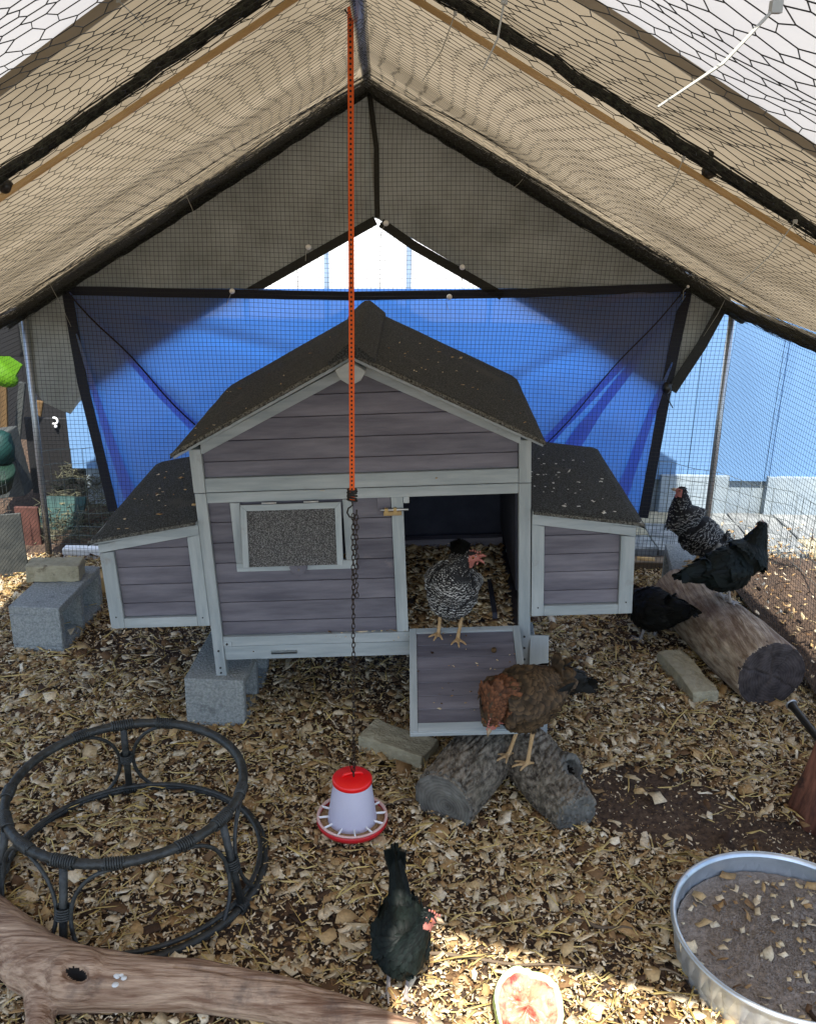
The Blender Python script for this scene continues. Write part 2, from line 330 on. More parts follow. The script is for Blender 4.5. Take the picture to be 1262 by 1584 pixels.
def plates(x, y, z, L, Wd, tilt, thick, yaw=None, thin=False):
    """bent woody flakes: 6 points on top, 6 below"""
    n = len(x); yaw = rng.uniform(0, 2 * PI, n) if yaw is None else yaw
    T = np.array([[-.5, -.5], [0, -.5], [.5, -.5], [-.5, .5], [0, .5], [.5, .5]])
    P = np.repeat(T[None], n, 0) + rng.normal(0, .13, (n, 6, 2)); P[..., 0] *= L[:, None]; P[..., 1] *= Wd[:, None]
    zz = np.zeros((n, 6)); zz[:, [1, 4]] = (rng.normal(0, .11, n) * L)[:, None]
    top = np.concatenate([P, zz[..., None]], 2); bot = top.copy(); bot[..., 2] -= thick[:, None]
    V = np.concatenate([top, bot], 1)
    a = rng.normal(0, tilt, n); b = rng.normal(0, tilt, n)
    ca, sa, cb, sb, cy, sy = np.cos(a), np.sin(a), np.cos(b), np.sin(b), np.cos(yaw), np.sin(yaw)
    X, Y_, Z_2 = V[..., 0], V[..., 1], V[..., 2]
    Y1 = Y_ * ca[:, None] - Z_2 * sa[:, None]; Z1 = Y_ * sa[:, None] + Z_2 * ca[:, None]
    X2 = X * cb[:, None] + Z1 * sb[:, None]; Z2 = -X * sb[:, None] + Z1 * cb[:, None]
    X3 = X2 * cy[:, None] - Y1 * sy[:, None]; Y3 = X2 * sy[:, None] + Y1 * cy[:, None]
    V = np.stack([X3 + x[:, None], Y3 + y[:, None], Z2 + z[:, None]], 2)
    if thin:
        F = (np.arange(n)[:, None, None] * 6 + np.array([[[0, 1, 4, 3], [1, 2, 5, 4]]])).reshape(-1, 4)
        return fast_mesh('flakes', V[:, :6].reshape(-1, 3), F, 4)
    V = V.reshape(-1, 3)
    f = np.array([[0, 1, 4, 3], [1, 2, 5, 4], [0, 6, 7, 1], [1, 7, 8, 2], [2, 8, 11, 5], [5, 11, 10, 4], [4, 10, 9, 3], [3, 9, 6, 0]])
    F = (np.arange(n)[:, None, None] * 12 + f[None]).reshape(-1, 4)
    return fast_mesh('flakes', V, F, 4)
def gh(x, y): return np.array([ground_h(a, b) for a, b in zip(x, y)])
def litter():
    x, y = scatter(44000, -1.75, 1.62, -1.75, 1.35)
    n = len(x); L = rng.lognormal(math.log(.0158), .55, n); L = np.clip(L, .005, .058); Wd = L * rng.uniform(.22, .8, n)
    z = gh(x, y) + rng.uniform(.002, .022, n)
    me = plates(x, y, z, L, Wd, .30, np.clip(L * .09, .0008, .003))
    tag(stuff(link('wood_chips', me, 'chip')), 'pale and brown wood chips covering the whole run floor', 'bedding')
    # fine shavings between the chips, and crumbs on the bare soil
    x, y = scatter(120000, -1.7, 1.6, -1.7, 1.35); n = len(x)
    me = plates(x, y, gh(x, y) + rng.uniform(.004, .024, n), rng.lognormal(math.log(.0085), .4, n), rng.uniform(.0015, .006, n), .32, np.full(n, .0008), thin=True)
    tag(stuff(link('wood_shavings', me, 'chip')), 'fine wood shavings mixed through the chips on the run floor', 'bedding')
    x, y = scatter(30000, -1.6, 1.6, -1.5, 1.3, False); n = len(x)
    me = plates(x, y, gh(x, y) + rng.uniform(0, .012, n), rng.uniform(.0025, .0075, n), rng.uniform(.001, .004, n), .5, np.full(n, .0008), thin=True)
    tag(stuff(link('wood_crumbs', me, 'chip')), 'fine crumbs of wood and bark sprinkled over the dark soil', 'crumbs')
    x, y = scatter(9500, -1.7, 1.6, -1.6, 1.3); n = len(x); L = np.clip(rng.lognormal(math.log(.042), .5, n), .015, .13)
    me = plates(x, y, gh(x, y) + rng.uniform(.006, .030, n), L, rng.uniform(.0014, .0038, n), .18, np.full(n, .001))
    tag(stuff(link('straw', me, 'straw')), 'yellow straw stalks strewn among the wood chips', 'straw')
litter()
for (x0_, y0_), (x1_, y1_), r_, lab in (((655, 1476), (905, 1500), .0042, 'long thin brown stick on the chips behind the watermelon'), ((880, 1425), (985, 1440), .005, 'short dark stick on the chips left of the metal tub'),
                                  ((640, 1238), (560, 1246), .004, 'brown stick beside the hanging feeder'), ((1020, 1500), (1105, 1525), .003, 'pale twig below the left rim of the metal tub')):
    a_, b_ = Z(x0_, y0_, .024), Z(x1_, y1_, .022); b = MB(); b.tube([a_.lerp(b_, k / 10) + Vector((0, .006 * math.sin(k * .9), .004 * nz(k * .7, r_ * 900))) for k in range(11)], [r_ * (1.1 - .06 * k) for k in range(11)], 7)
    tag(b.obj('stick', 'beam', smooth=True), lab, 'stick')

# ------------------------------------------------------------------ tent frame, roof, nets
def ridge(y): 
    t = (1.35 - y) / 2.55; return Vector((-.09 + .106 * t, y, 2.015 - .004 * t))
SL = {-1: .61, 1: .538}
EAVE = {-1: 1.47, 1: 1.53}
def roofp(side, s, y, off=0.):
    """s metres out from the ridge in plan"""
    r = ridge(y); return Vector((r.x + side * s, y, r.z - SL[side] * s - off))
def roof_sheet(name, y0, y1, m, label, off, ny, amp=.012, y0r=None):
    t = thing(name, label, 'tarp', (0, (y0 + y1) / 2, 2.0))
    for side in (-1, 1):
        ns = 40; V = []; F = []
        for j in range(ny + 1):
            ys_ = y0r if (side > 0 and y0r is not None) else y0; y = ys_ + (y1 - ys_) * j / ny
            for i in range(ns + 1):
                s = EAVE[side] * 1.02 * i / ns; p = roofp(side, s, y, -off)
                p.z += amp * nz(s * 3, y * 2.2, side * 7) - .014 * math.sin(PI * min(1, s / 1.4)) * (0.5 + .5 * math.cos(2 * PI * (y + 1.2) / 2.55 + PI))
                V.append(tuple(p - t.location))
        w = ns + 1
        for j in range(ny):
            for i in range(ns): F.append((j * w + i, j * w + i + 1, (j + 1) * w + i + 1, (j + 1) * w + i))
        me = bpy.data.meshes.new('roof_panel'); me.from_pydata(V, [], F); me.shade_smooth(); link('roof_panel', me, m, t)
    return t
roof_sheet('tan_tarp', -1.555, 1.47, 'tan', 'tan fabric roof sheet stretched over the tent frame above the coop', .02, 60)
roof_sheet('white_tarp', -3.2, -1.5, 'white', 'white roof sheet overlapping the tan one at the near end of the tent', .0235, 24, y0r=-2.165)  # unseen near end: left run longer, right cut short to shape the sun patch

def frame():
    t = thing('tent_frame', 'grey metal pole frame of the peaked tent with tan front rafters', 'frame', (0, 1.35, 0))
    def P(name, pts, r, m, n=10):
        b = MB(); b.tube([Vector(p) - t.location for p in pts], r, n); return b.obj(name, m, t, smooth=True)
    eL, eR = Vector((-1.53, 1.35, 1.115)), Vector((1.432, 1.35, 1.19))
    P('post', [(-1.555, 1.37, -.05), eL], .0145, 'galv'); P('post', [(1.45, 1.37, -.05), eR], .0145, 'galv')
    P('post', [(-1.5, -1.2, -.05), roofp(-1, 1.47, -1.2)], .0145, 'galv'); P('post', [(1.5, -1.2, -.05), roofp(1, 1.5, -1.2)], .0145, 'galv')
    P('ridge_pole', [ridge(1.36) - Vector((0, 0, .012)), ridge(-2.25) - Vector((0, 0, .012))], .016, 'galv')
    for sd, e in ((-1, eL), (1, eR)):
        P('rafter', [ridge(1.35), e], .0125, 'galv')
        P('rafter', [roofp(sd, .0, -1.2, .026), roofp(sd, EAVE[sd], -1.2, .026)], .0050, 'tanpole')
        P('eave_pole', [e, roofp(sd, EAVE[sd] - .02, -1.2), roofp(sd, EAVE[sd] - .02, -2.25)], .0125, 'galv')
    b = MB(); b.sphere(ridge(1.34) + Vector((-.005, -.03, -.02)) - t.location, .022, 8); b.obj('corner_joint', 'black', t, smooth=True)
    for q, sd in (((9, 288), -1), ((1097, 264), 1)):
        p = Y(*q, -1.2); b = MB(); b.sphere(p - t.location, .0115, 8); b.tube([p - t.location, p - t.location + Vector((0, .0, .03))], .004, 6); b.obj('knob', 'black', t, smooth=True)
frame()

def bundle(name, pts, r, label, flat=1., seed=0):
    b = MB(); n = 14; K = 90; P = []
    pts = [Vector(p) for p in pts]
    seg = [(pts[i + 1] - pts[i]).length for i in range(len(pts) - 1)]; tot = sum(seg)
    for k in range(K + 1):
        d = tot * k / K; i = 0
        while i < len(seg) - 1 and d > seg[i]: d -= seg[i]; i += 1
        p = pts[i].lerp(pts[i + 1], d / seg[i]); q = k * .35 + seed
        P.append(p + Vector((.003 * nz(q, 1), .003 * nz(q, 5), .004 * nz(q, 9))))
    rr = [r * (1 + .35 * nz(k * .3 + seed, 2)) for k in range(K + 1)]
    b.tube(P, rr, n, flat=flat)
    for j in range(10):                                            # loose strands round the roll
        ph = rng.uniform(0, 6.28); a = [p + Vector((math.cos(ph + i * .12) * r * 1.2, math.sin(ph + i * .12) * r * .4, math.sin(ph + i * .12) * r * 1.1)) for i, p in enumerate(P)]
        b.tube(a, .0012, 3)
    return tag(b.obj(name, 'bundle', smooth=True), label, 'netting')
for sd, w in ((-1, 'left'), (1, 'right')):
    bundle('rolled_net', [roofp(sd, .0, -1.262, .010), roofp(sd, EAVE[sd], -1.262, .010)], .0088,
           'black rolled net lying along the tan rafter on the %s roof slope' % w, .8, sd * 9)
    bundle('rolled_net', [roofp(sd, .0, 1.31, .03), roofp(sd, .5, 1.30, .04), roofp(sd, EAVE[sd] + .03, 1.31, .04)], .017,
           'black bunched net edge along the %s slope of the back gable' % w, 1, sd * 5)
    bundle('rolled_net', [roofp(sd, EAVE[sd] - .03, 1.33, .03), roofp(sd, EAVE[sd] - .02, 0, .035), roofp(sd, EAVE[sd] - .04, -2.2, .03)], .018,
           'black bunched net hanging along the %s eave of the tent' % w, 1, sd * 3)

def hexnet(side, w0=0., sd=0):
    a = .0205; dy = a * 1.5; dx = a * math.sqrt(3)
    S = 1.58 if side < 0 else 1.6; Wl = 5.0
    def warp(s, w):
        # w: metres of net along the tent, gathered towards the back rafter
        y = np.where(w < 3.15, -2.25 + w * .93, -2.25 + 3.15 * .93 + (1 - np.exp(-(w - 3.15) / .52)) * .66)
        g = np.clip((y + .2) / 1.2, 0, 1)
        s2 = s * (EAVE[side] - .03) / S; t = (1.35 - y) / 2.55
        n1 = np.array([nz(p * 3.1, q * 2.3, side * 5) for p, q in zip(s2, y)]); n2 = np.array([nz(p * 1.4, q * 7., side * 9 + sd) for p, q in zip(s2, w)])
        n3 = np.array([nz(p * 2.2, q * 2.6, side * 11 + sd) for p, q in zip(s2, y)]); n7 = np.array([nz(p * 6, q * 14, side * 17 + sd) for p, q in zip(s2, w)]); n8 = np.array([nz(p * 9, q * 9, side * 19 + sd) for p, q in zip(s2, w)])
        sag = .008 + .040 * np.sin(PI * np.clip((y + 1.2) / 2.5, 0, 1)) ** .8 + .016 * n1 + g * .02 * n2
        sag = np.where(y < -1.2, .014 + .02 * np.abs(n1) + .03 * np.clip(-(y + 1.2), 0, 1), sag)
        n4 = np.array([nz(p * 22, q * 22, side * 3) for p, q in zip(s2, w)]); n5 = np.array([nz(p * 22, q * 22, side * 3 + 20) for p, q in zip(s2, w)])
        n6 = np.array([nz(p * 1.1, q * 5.5, side * 31) for p, q in zip(s2, w)])
        y2 = y + .05 * n3 + .03 * g * n2 + .008 * n4 + .03 * n6 + g * (.045 * n7); y2 = np.minimum(y2, 1.3); s3 = s2 + .05 * n1 + .009 * n5 + g * .035 * n8; sag = sag + g * (.012 * n7 + .01 * n8) + (.012 if sd else 0)
        X = -.09 + .106 * t + side * s3; Zz = 2.013 - SL[side] * s3 - np.maximum(sag, .008)
        return np.stack([X, y2, Zz], 1)
    # hex lattice vertices in (s,w): long axis along the slope
    A = []; B = []
    ni = int(S / dy); nj = int(Wl / dx)
    for i in range(ni):
        for j in range(nj):
            if j * dx < w0: continue
            cx = i * dy; cy = j * dx + (dx / 2 if i % 2 else 0)
            v = [(cx + a * math.cos(PI / 3 * k), cy + a * math.sin(PI / 3 * k)) for k in range(3)] + [(cx - a, cy)]
            A += [v[0], v[1], v[2]]; B += [v[1], v[2], v[3]]
    A = np.array(A); B = np.array(B); A[:, 0] = np.clip(A[:, 0], 0, S); B[:, 0] = np.clip(B[:, 0], 0, S)
    A += 0; pa = warp(*A.T); pb = warp(*B.T); k = np.linalg.norm(pa - pb, axis=1) > 1e-4
    me = strands('hexagonal_net', pa[k], pb[k], .00054)
    o = link('hexagonal_net', me, 'net'); tag(o, ('sagging black hexagonal netting under the %s slope of the tent roof' if not sd else 'second gathered layer of hexagonal netting near the back gable, %s slope') % ('left' if side < 0 else 'right'), 'netting')
    o['kind'] = 'stuff'
for s_ in (-1, 1): hexnet(s_); hexnet(s_, 3.0, 40)

def gridnet(name, fn, us, vs, r, m, label, cat='netting', wob=.004, sd=0, keep=None, step_u=1, step_v=1):
    """square mesh over the surface fn(u,v)"""
    A = []; B = []
    U, V = np.meshgrid(us, vs, indexing='ij'); P = np.zeros(U.shape + (3,))
    for i in range(len(us)):
        for j in range(len(vs)):
            p = fn(us[i], vs[j]); q = p[0] * 3 + p[1] * 3; P[i, j] = (p[0] + wob * nz(q, p[2] * 3, sd), p[1] + wob * nz(q, p[2] * 3, sd + 4), p[2] + wob * nz(q, p[2] * 3, sd + 8))
    a = P[:-1, :].reshape(-1, 3); b = P[1:, :].reshape(-1, 3); c = P[:, :-1].reshape(-1, 3); d = P[:, 1:].reshape(-1, 3)
    A = np.concatenate([a, c]); B = np.concatenate([b, d])
    if keep is not None:
        k = keep(A) & keep(B); A, B = A[k], B[k]
    me = strands(name, A, B, r); o = link(name, me, m); tag(o, label, cat); return o
C_ = .0178
def roofz(x, y):
    t = (1.35 - y) / 2.55; rx = -.09 + .106 * t; return np.where(x < rx, 2.013 - SL[-1] * (rx - x), 2.013 - SL[1] * (x - rx))
gridnet('gable_net', lambda u, v: (u + .015 * nz(u * 2, v * 2, 3), 1.275 + .012 * nz(u * 2.5, v * 2, 7), v + .012 * nz(u * 1.5, v * 2.5, 5)), np.arange(-1.53, 1.44, C_), np.arange(.0, 2.0, C_), .00078, 'net',
        'black square mesh net stretched across the back gable behind the coop', keep=lambda P: P[:, 2] < roofz(P[:, 0], 1.3) - .02)
gridnet('side_net', lambda u, v: (1.45 + .03 * nz(u * 1.7, v * 2, 3) - .05 * math.sin(PI * min(1, v / 1.1)) * .4, u, v), np.arange(-1.3, 1.35, C_), np.arange(.0, 1.18, C_), .00065, 'net',
        'black square mesh side net to the right of the large peeled log')
gridnet('side_net', lambda u, v: (-1.545 + .03 * nz(u * 1.7, v * 2, 13) + .11 * max(0, (1.3 - u)) * (1 - v / 1.1), u, v), np.arange(-1.2, 1.35, C_), np.arange(.0, 1.10, C_), .00065, 'net',
        'black square mesh side net left of the brick-topped cinder block')

# zip ties hanging from the roof net
def ziptie(q0, q1, side, lab, r=.0013):
    n = Vector((side * SL[side], 0, 1)); d = n.dot(ridge(0)) - .02; p = CP + sight(*q0) * ((d - n.dot(CP)) / n.dot(sight(*q0)))
    if p.y > 1.25: p = Y(*q0, 1.25)
    e = Y(*q1, p.y - .01); t = thing('zip_tie', lab, 'zip tie', p)
    mid = (e - p) * .5 + Vector((.004, 0, -.003))
    b = MB(); b.tube([Vector((0, 0, 0)), mid, e - p], [r, r, r * .7], 4, flat=.5); b.obj('tail', 'zip', t)
    b = MB(); b.box((-r * 1.5, -r * 1.5, -r * 1.6), (r * 1.5, r * 1.5, r * 1.6)); b.obj('head', 'zip', t)
for a in [((183, 0), (223, 40), -1, 'white zip tie tail at the top of the left roof slope near the white sheet'),
          ((254, 89), (300, 175), -1, 'thin zip tie tail below the tan rafter of the left slope'),
          ((278, 279), (311, 360), -1, 'white zip tie tail hanging halfway down the left gable edge'),
          ((76, 437), (110, 505), -1, 'white zip tie tail hanging at the top left corner of the black banner hem'),
          ((780, 0), (747, 107), 1, 'broad white zip tie tail hanging at the top of the right roof slope'),
          ((1200, 10), (1017, 165), 1, 'longest cream zip tie tail in front of the white roof sheet'),
          ((704, 20), (653, 125), 1, 'thin zip tie tail closest to the grey ridge pole'),
          ((818, 265), (784, 299), 1, 'short white zip tie tail on the right gable edge'),
          ((1057, 244), (1017, 318), 1, 'zip tie tail below the black knob on the right rafter'),
          ((1230, 342), (1141, 442), 1, 'long zip tie tail near the right eave'),
          ((1129, 448), (1088, 520), 1, 'white zip tie tail at the right corner where the gable cloth meets the post')]:
    ziptie(*a, r=.002 if a[0] in ((780, 0), (1200, 10)) else .0014)

# ------------------------------------------------------------------ gable cloth, blue banner
def sheet(name, La, Lb, m, parent, wr, nu=60, nv=50):
    """ruled surface between two outlines, with folds wr(p)->dy"""
    def sample(L, t):
        L = [Vector(p) for p in L]; seg = [(L[i + 1] - L[i]).length for i in range(len(L) - 1)]; d = t * sum(seg); i = 0
        while i < len(seg) - 1 and d > seg[i]: d -= seg[i]; i += 1
        return L[i].lerp(L[i + 1], min(1, d / seg[i]))
    V = []; F = []
    for i in range(nu + 1):
        a = sample(La, i / nu); b = sample(Lb, i / nu)
        for j in range(nv + 1):
            p = a.lerp(b, j / nv); p.y += wr(p) * min(1, 6 * min(j / nv, 1 - j / nv) + .25); V.append(tuple(p - parent.location))
    w = nv + 1
    for i in range(nu):
        for j in range(nv): F.append((i * w + j, i * w + j + 1, (i + 1) * w + j + 1, (i + 1) * w + j))
    me = bpy.data.meshes.new(name); me.from_pydata(V, [], F); me.shade_smooth(); return link(name, me, m, parent)
def strip(name, pts, w, y, m, parent, thick=.002):
    b = MB(); P = [Vector(p) for p in pts]
    b.tube([p - parent.location for p in P], w, 4, flat=1, up=(0, 1, 0)); o = b.obj(name, m, parent, center=False)
    for v in o.data.vertices:                                      # flatten the band
        pass
    return o
def band(name, pts, w, m, parent, yoff=0.):
    """flat webbing of width w following pts in the gable plane"""
    P = [Vector(p) for p in pts]; b = MB(); n = len(P); a = []
    for i, p in enumerate(P):
        t = (P[min(i + 1, n - 1)] - P[max(i - 1, 0)]); t.y = 0; t.normalize(); nn = Vector((-t.z, 0, t.x)); a.append((p + nn * w / 2, p - nn * w / 2))
    vs = []
    for u, v in a:
        for q in (u, v): vs += [q + Vector((0, yoff, 0)) - parent.location, q + Vector((0, yoff + .003, 0)) - parent.location]
    fs = []
    for i in range(n - 1):
        k = i * 4; fs += [(k, k + 2, k + 6, k + 4), (k + 1, k + 5, k + 7, k + 3), (k, k + 4, k + 5, k + 1), (k + 2, k + 3, k + 7, k + 6)]
    fs += [(0, 1, 3, 2), (n * 4 - 4, n * 4 - 2, n * 4 - 1, n * 4 - 3)]
    b.add(vs, fs); return b.obj(name, m, parent, center=False)
GY = 1.375
g = thing('gable_cloth', 'dark grey shade cloth flaps drawn apart on the back gable', 'cloth', (-.09, GY, 2.0))
def gp(L): return [Y(x, y, GY) for x, y in L]
def fold(cx, amp, k): return lambda p: amp * math.sin(p.x * k + 2.2 * nz(p.x * 1.5, p.z * 2.5, cx)) + .012 * nz(p.x * 5, p.z * 3, cx + 5)
left_out = gp([(575, 100), (300, 275), (92, 412), (22, 462), (44, 592), (70, 624), (108, 640)])
left_in = gp([(583, 335), (480, 392), (378, 450), (250, 530), (140, 602), (120, 625), (109, 641)])
sheet('left_flap', left_out, left_in, 'gable', g, fold(1, .008, 22))
right_out = gp([(566, 100), (830, 270), (1065, 424), (1134, 456), (1090, 540), (1046, 598), (1022, 612)])
right_in = gp([(579, 335), (640, 370), (775, 450), (860, 500), (960, 565), (1018, 600), (1022, 613)])
sheet('right_flap', right_out, right_in, 'gable', g, lambda p: fold(3, .008, 24)(p) - .02)
band('hem', gp([(581, 340), (480, 397), (378, 455)]), .036, 'hem', g, -.030)
band('hem', gp([(590, 343), (640, 378), (775, 455)]), .036, 'hem', g, -.052)
band('side_hem', gp([(1110, 474), (1080, 530), (1034, 600)]), .045, 'hem', g, -.055)
band('seam', gp([(570, 128), (583, 230), (584, 336)]), .02, 'hem', g, -.04)

BY = 1.335
bt = thing('blue_tarp', 'blue tarpaulin with navy hems hung across the back gable behind the coop', 'tarp', (-.09, BY, 1.2))
def bp_(L): return [Y(x, y, BY) for x, y in L]
lpts = bp_([(95, 446), (118, 530), (135, 600), (158, 690), (178, 795)]); rpts = bp_([(1066, 446), (1040, 560), (1028, 620), (1012, 720), (988, 812)])
TR = Y(1060, 450, BY); TL = Y(105, 455, BY)
def bw(p):
    d = 0
    for c, tx in ((TR, (840, 690)), (TR, (880, 700)), (TR, (700, 640)), (TL, (300, 655)), (TL, (420, 540)), (TR, (990, 760))):
        e = Y(*tx, BY); t = (e - c); L = t.length; t /= L; q = p - c; s = q.dot(t); 
        if s <= 0: continue
        h = (q - t * s); dist = h.x * t.z - h.z * t.x; w = .012 + .03 * s
        d += .02 * min(1, s * 3) * math.exp(-(dist / w) ** 2) * max(0, 1 - max(0, s - L) * 3)
    return -d + .010 * nz(p.x * 1.2, p.z * 9, 3) + .008 * nz(p.x * 4, p.z * 5, 8)
sheet('tarp_sheet', lpts, rpts, 'blue', bt, bw, 90, 150)
band('top_hem', bp_([(88, 448), (250, 452), (545, 457), (800, 453), (1072, 443)]), .036, 'navyhem', bt, -.012)
band('side_hem', bp_([(104, 448), (116, 520), (128, 590), (150, 680), (176, 790)]), .044, 'navyhem', bt, -.008)
band('side_hem', bp_([(1062, 446), (1044, 530), (1030, 600), (1012, 700), (994, 800)]), .046, 'navyhem', bt, -.008)
for k, (a, c_, w1) in enumerate((((1060, 452), (842, 692), 16), ((1060, 454), (876, 704), 20), ((1056, 452), (905, 470), 12), ((1040, 560), (950, 790), 22), ((107, 455), (300, 658), 15), ((118, 520), (205, 780), 18))):
    b = MB(); dx, dy = c_[0] - a[0], c_[1] - a[1]; L_ = math.hypot(dx, dy); vs = []; n_ = 20
    for i in range(n_ + 1):
        f = i / n_; cx, cy = a[0] + dx * f, a[1] + dy * f + 4 * math.sin(f * 5 + k); w_ = (2 + w1 * f ** .8) / 2 * (1 + .3 * nz(f * 5, k, 3))
        for q in (-1, 1): vs.append(Y(cx - dy / L_ * w_ * q, cy + dx / L_ * w_ * q, BY - .017 - (.008 if q < 0 else 0)) - bt.location)
    b.add(vs, [(2 * i, 2 * i + 1, 2 * i + 3, 2 * i + 2) for i in range(n_)]); b.obj('pleat', 'blue', bt, center=False, fixn=False, smooth=True)
for k, (a, b_) in enumerate((((105, 452), (302, 658)), ((1055, 452), (842, 690)))):
    b = MB(); P = [Y(a[0] + (b_[0] - a[0]) * i / 12, a[1] + (b_[1] - a[1]) * i / 12 + 3 * math.sin(i * .8), BY - .035) - bt.location for i in range(13)]
    b.tube(P, .0035 if k == 0 else .0025, 6); b.obj('tie_rope', 'navyhem', bt, smooth=True)
GB = 'white ball bungees fixing the gable cloth'
for (x, y), lab in (((477, 382), 'white ball bungee on the left hem above the blue tarpaulin'), ((597, 345), 'white ball bungee beside the peak of the bright opening'),
                    ((715, 413), 'white ball bungee on the right hem with a black tail'), ((359, 450), 'white ball bungee at the left end of the bright opening'),
                    ((695, 459), 'white ball bungee on the black top hem right of the orange strap'), ((1064, 443), 'small white ball bungee at the right corner of the tarpaulin')):
    p = Y(x, y, 1.262); t = thing('ball_bungee', lab, 'bungee', p, group=GB); s = .0115 if x < 1000 else .006
    b = MB(); b.sphere((0, 0, 0), s, 8); b.obj('ball', 'ball', t, smooth=True)
    b = MB(); b.tube([(0, .004, 0), (-.012, .015, -.02), (-.03 + .05 * random.random(), .01, -.055)], .0013, 5); b.obj('cord', 'black' if x == 715 else 'zip', t)
b = MB(); p = Y(1031, 600, 1.27); b.sphere((0, 0, 0), .02, 8, sz=1.3); b.tube([(0, 0, 0), (.012, -.004, -.05), (.035, 0, -.085)], .0025, 5); b.tube([(0, 0, 0), (.02, 0, .02)], .006, 5)
o = b.obj('cord_knot', 'black', center=False, smooth=True); o.location = p; tag(o, 'black cord knot tying the right side of the blue tarpaulin', 'knot')

# ------------------------------------------------------------------ coop
TILT = 0.054515373323388294
coop = thing('chicken_coop', 'grey wooden chicken coop with felt roof and two nest boxes standing on blocks', 'chicken coop', (0, 0, 0.20224418736350547))
coop.rotation_euler = (0, -TILT, 0)
CM = Matrix.Translation(coop.location) @ Matrix.Rotation(-TILT, 4, 'Y')
def board(name, pts, y0, y1, m='plankx', parent=coop, bev=.0012):
    b = MB(); b.prism(pts, y0, y1); return b.obj(name, m, parent, bevel=bev)
def rect(x0, x1, z0, z1): return [(x0, z0), (x1, z0), (x1, z1), (x0, z1)]
def bx(name, a, b_, m, parent=coop, bev=.0012):
    b = MB(); b.box(a, b_); return b.obj(name, m, parent, bevel=bev)
D = .66
gl = lambda x: .740 + (.464 - abs(x)) * .496       # underside of gable trim at x
# posts and beams
board('post', rect(-.500, -.467, -.003, .6145), -.012, .022, 'trimz'); board('post', rect(.461, .497, -.003, .6145), -.012, .022, 'trimz')
board('upper_post', rect(-.502, -.467, .617, .752), -.012, .022, 'trimz'); board('upper_post', rect(.461, .497, .617, .747), -.012, .022, 'trimz')
board('beam', rect(-.4665, .4605, .617, .660), -.008, .018, 'trimx'); board('beam', rect(-.4665, .4605, .583, .6145), -.008, .018, 'trimx')
for s in (-1, 1):
    x0 = s * .466; board('gable_trim', [(0, .935 + .03), (x0, .735), (x0, .768), (0, .998)] if s > 0 else [(x0, .735), (0, .965), (0, .998), (x0, .768)], -.013, .012, 'trimx')
board('ridge_block', [(-.046, 1.000), (-.034, .975), (-.006, .956), (.022, .970), (.036, .993), (-.005, 1.022)], -.156, -.10, 'trimx')
# gable boards
zs = [.66, .708, .771, .836, .9, .962]
for i in range(5):
    z0, z1 = zs[i] + .001, zs[i + 1] - .001; w0 = (.965 - z0) / .496; w1 = max(.004, (.965 - z1) / .496); w0 = min(w0, .466); w1 = min(w1, .466)
    if z0 < .735 < z1: pts = [(-.466, z0), (.46, z0), (.46, .738), (w1, z1), (-w1, z1), (-.466, .738)]
    else: pts = [(-w0, z0), (w0 if w0 < .46 else .46, z0), (w1 if w1 < .46 else .46, z1), (-w1, z1)]
    board('plank', pts, .003, .016)
# front boards round the window opening (-.372..-.062, .385...55)
rows = [.137, .184] + [.184 + .0665 * k for k in range(1, 7)]
rows[-1] = .583
for i in range(len(rows) - 1):
    z0, z1 = rows[i] + .001, rows[i + 1] - .0012
    if z1 > .385 and z0 < .55 and i < 6:
        board('plank', rect(-.4665, -.372, z0, z1), .003, .015); board('plank', rect(-.062, .0815, z0, z1), .003, .015)
        if z0 < .385: board('plank', rect(-.3715, -.0625, z0, .385), .003, .015)
    else: board('plank', rect(-.4665, .0815, z0, z1), .003, .015)
board('door_post', rect(.082, .1175, .137, .583), -.008, .016, 'trimz')
board('rail', rect(-.4665, .4605, .1035, .136), -.009, .016, 'trimx'); board('tray_front', rect(-.4665, .4605, .054, .1015), -.006, .018, 'trimx')
b = MB()
for s in (-1, 1): b.tube([(-.318 + .0, -.0065, .0765), (-.237, -.0065, .0765)], .0062, 10)
b.obj('tray_slot', 'trimy', coop, smooth=True)
board('foot_plate', rect(-.4665, -.44, .104, .122), -.0115, -.009, 'trimx')
for x, z in ((-.484, .03), (-.484, .012), (.479, .03), (.479, .07), (-.455, .113), (-.484, .09), (.479, .11)):
    b = MB(); b.tube([(x, -.0145, z), (x, -.011, z)], .0035, 10); b.obj('screw', 'screw', coop)
# side, back walls, floor, interior
for s in (-1, 1):
    x = .488 * s
    bx('side_wall', (x - .006, .022, .06), (x + .006, D, .75), 'planky')
    bx('rear_post', (x - .017, D, -.003), (x + .017, D + .034, .75), 'trimz')
    bx('side_rail', (x - .008, .023, .10), (x + .0085, D - .001, .055), 'trimy')
board('rear_wall', [(-.47, .06), (.47, .06), (.47, .75), (0, .985), (-.47, .75)], D + .008, D + .022, 'plankx')
bx('floor_board', (-.481, .019, .106), (.481, D + .006, .118), 'planky')
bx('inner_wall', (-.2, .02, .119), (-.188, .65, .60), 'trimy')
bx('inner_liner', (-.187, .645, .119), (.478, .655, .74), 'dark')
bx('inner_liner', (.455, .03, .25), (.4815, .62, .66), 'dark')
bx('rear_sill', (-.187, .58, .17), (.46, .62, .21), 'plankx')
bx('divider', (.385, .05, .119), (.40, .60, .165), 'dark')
bx('loft_panel', (-.465, .03, .74), (-.30, .64, .75), 'dark')
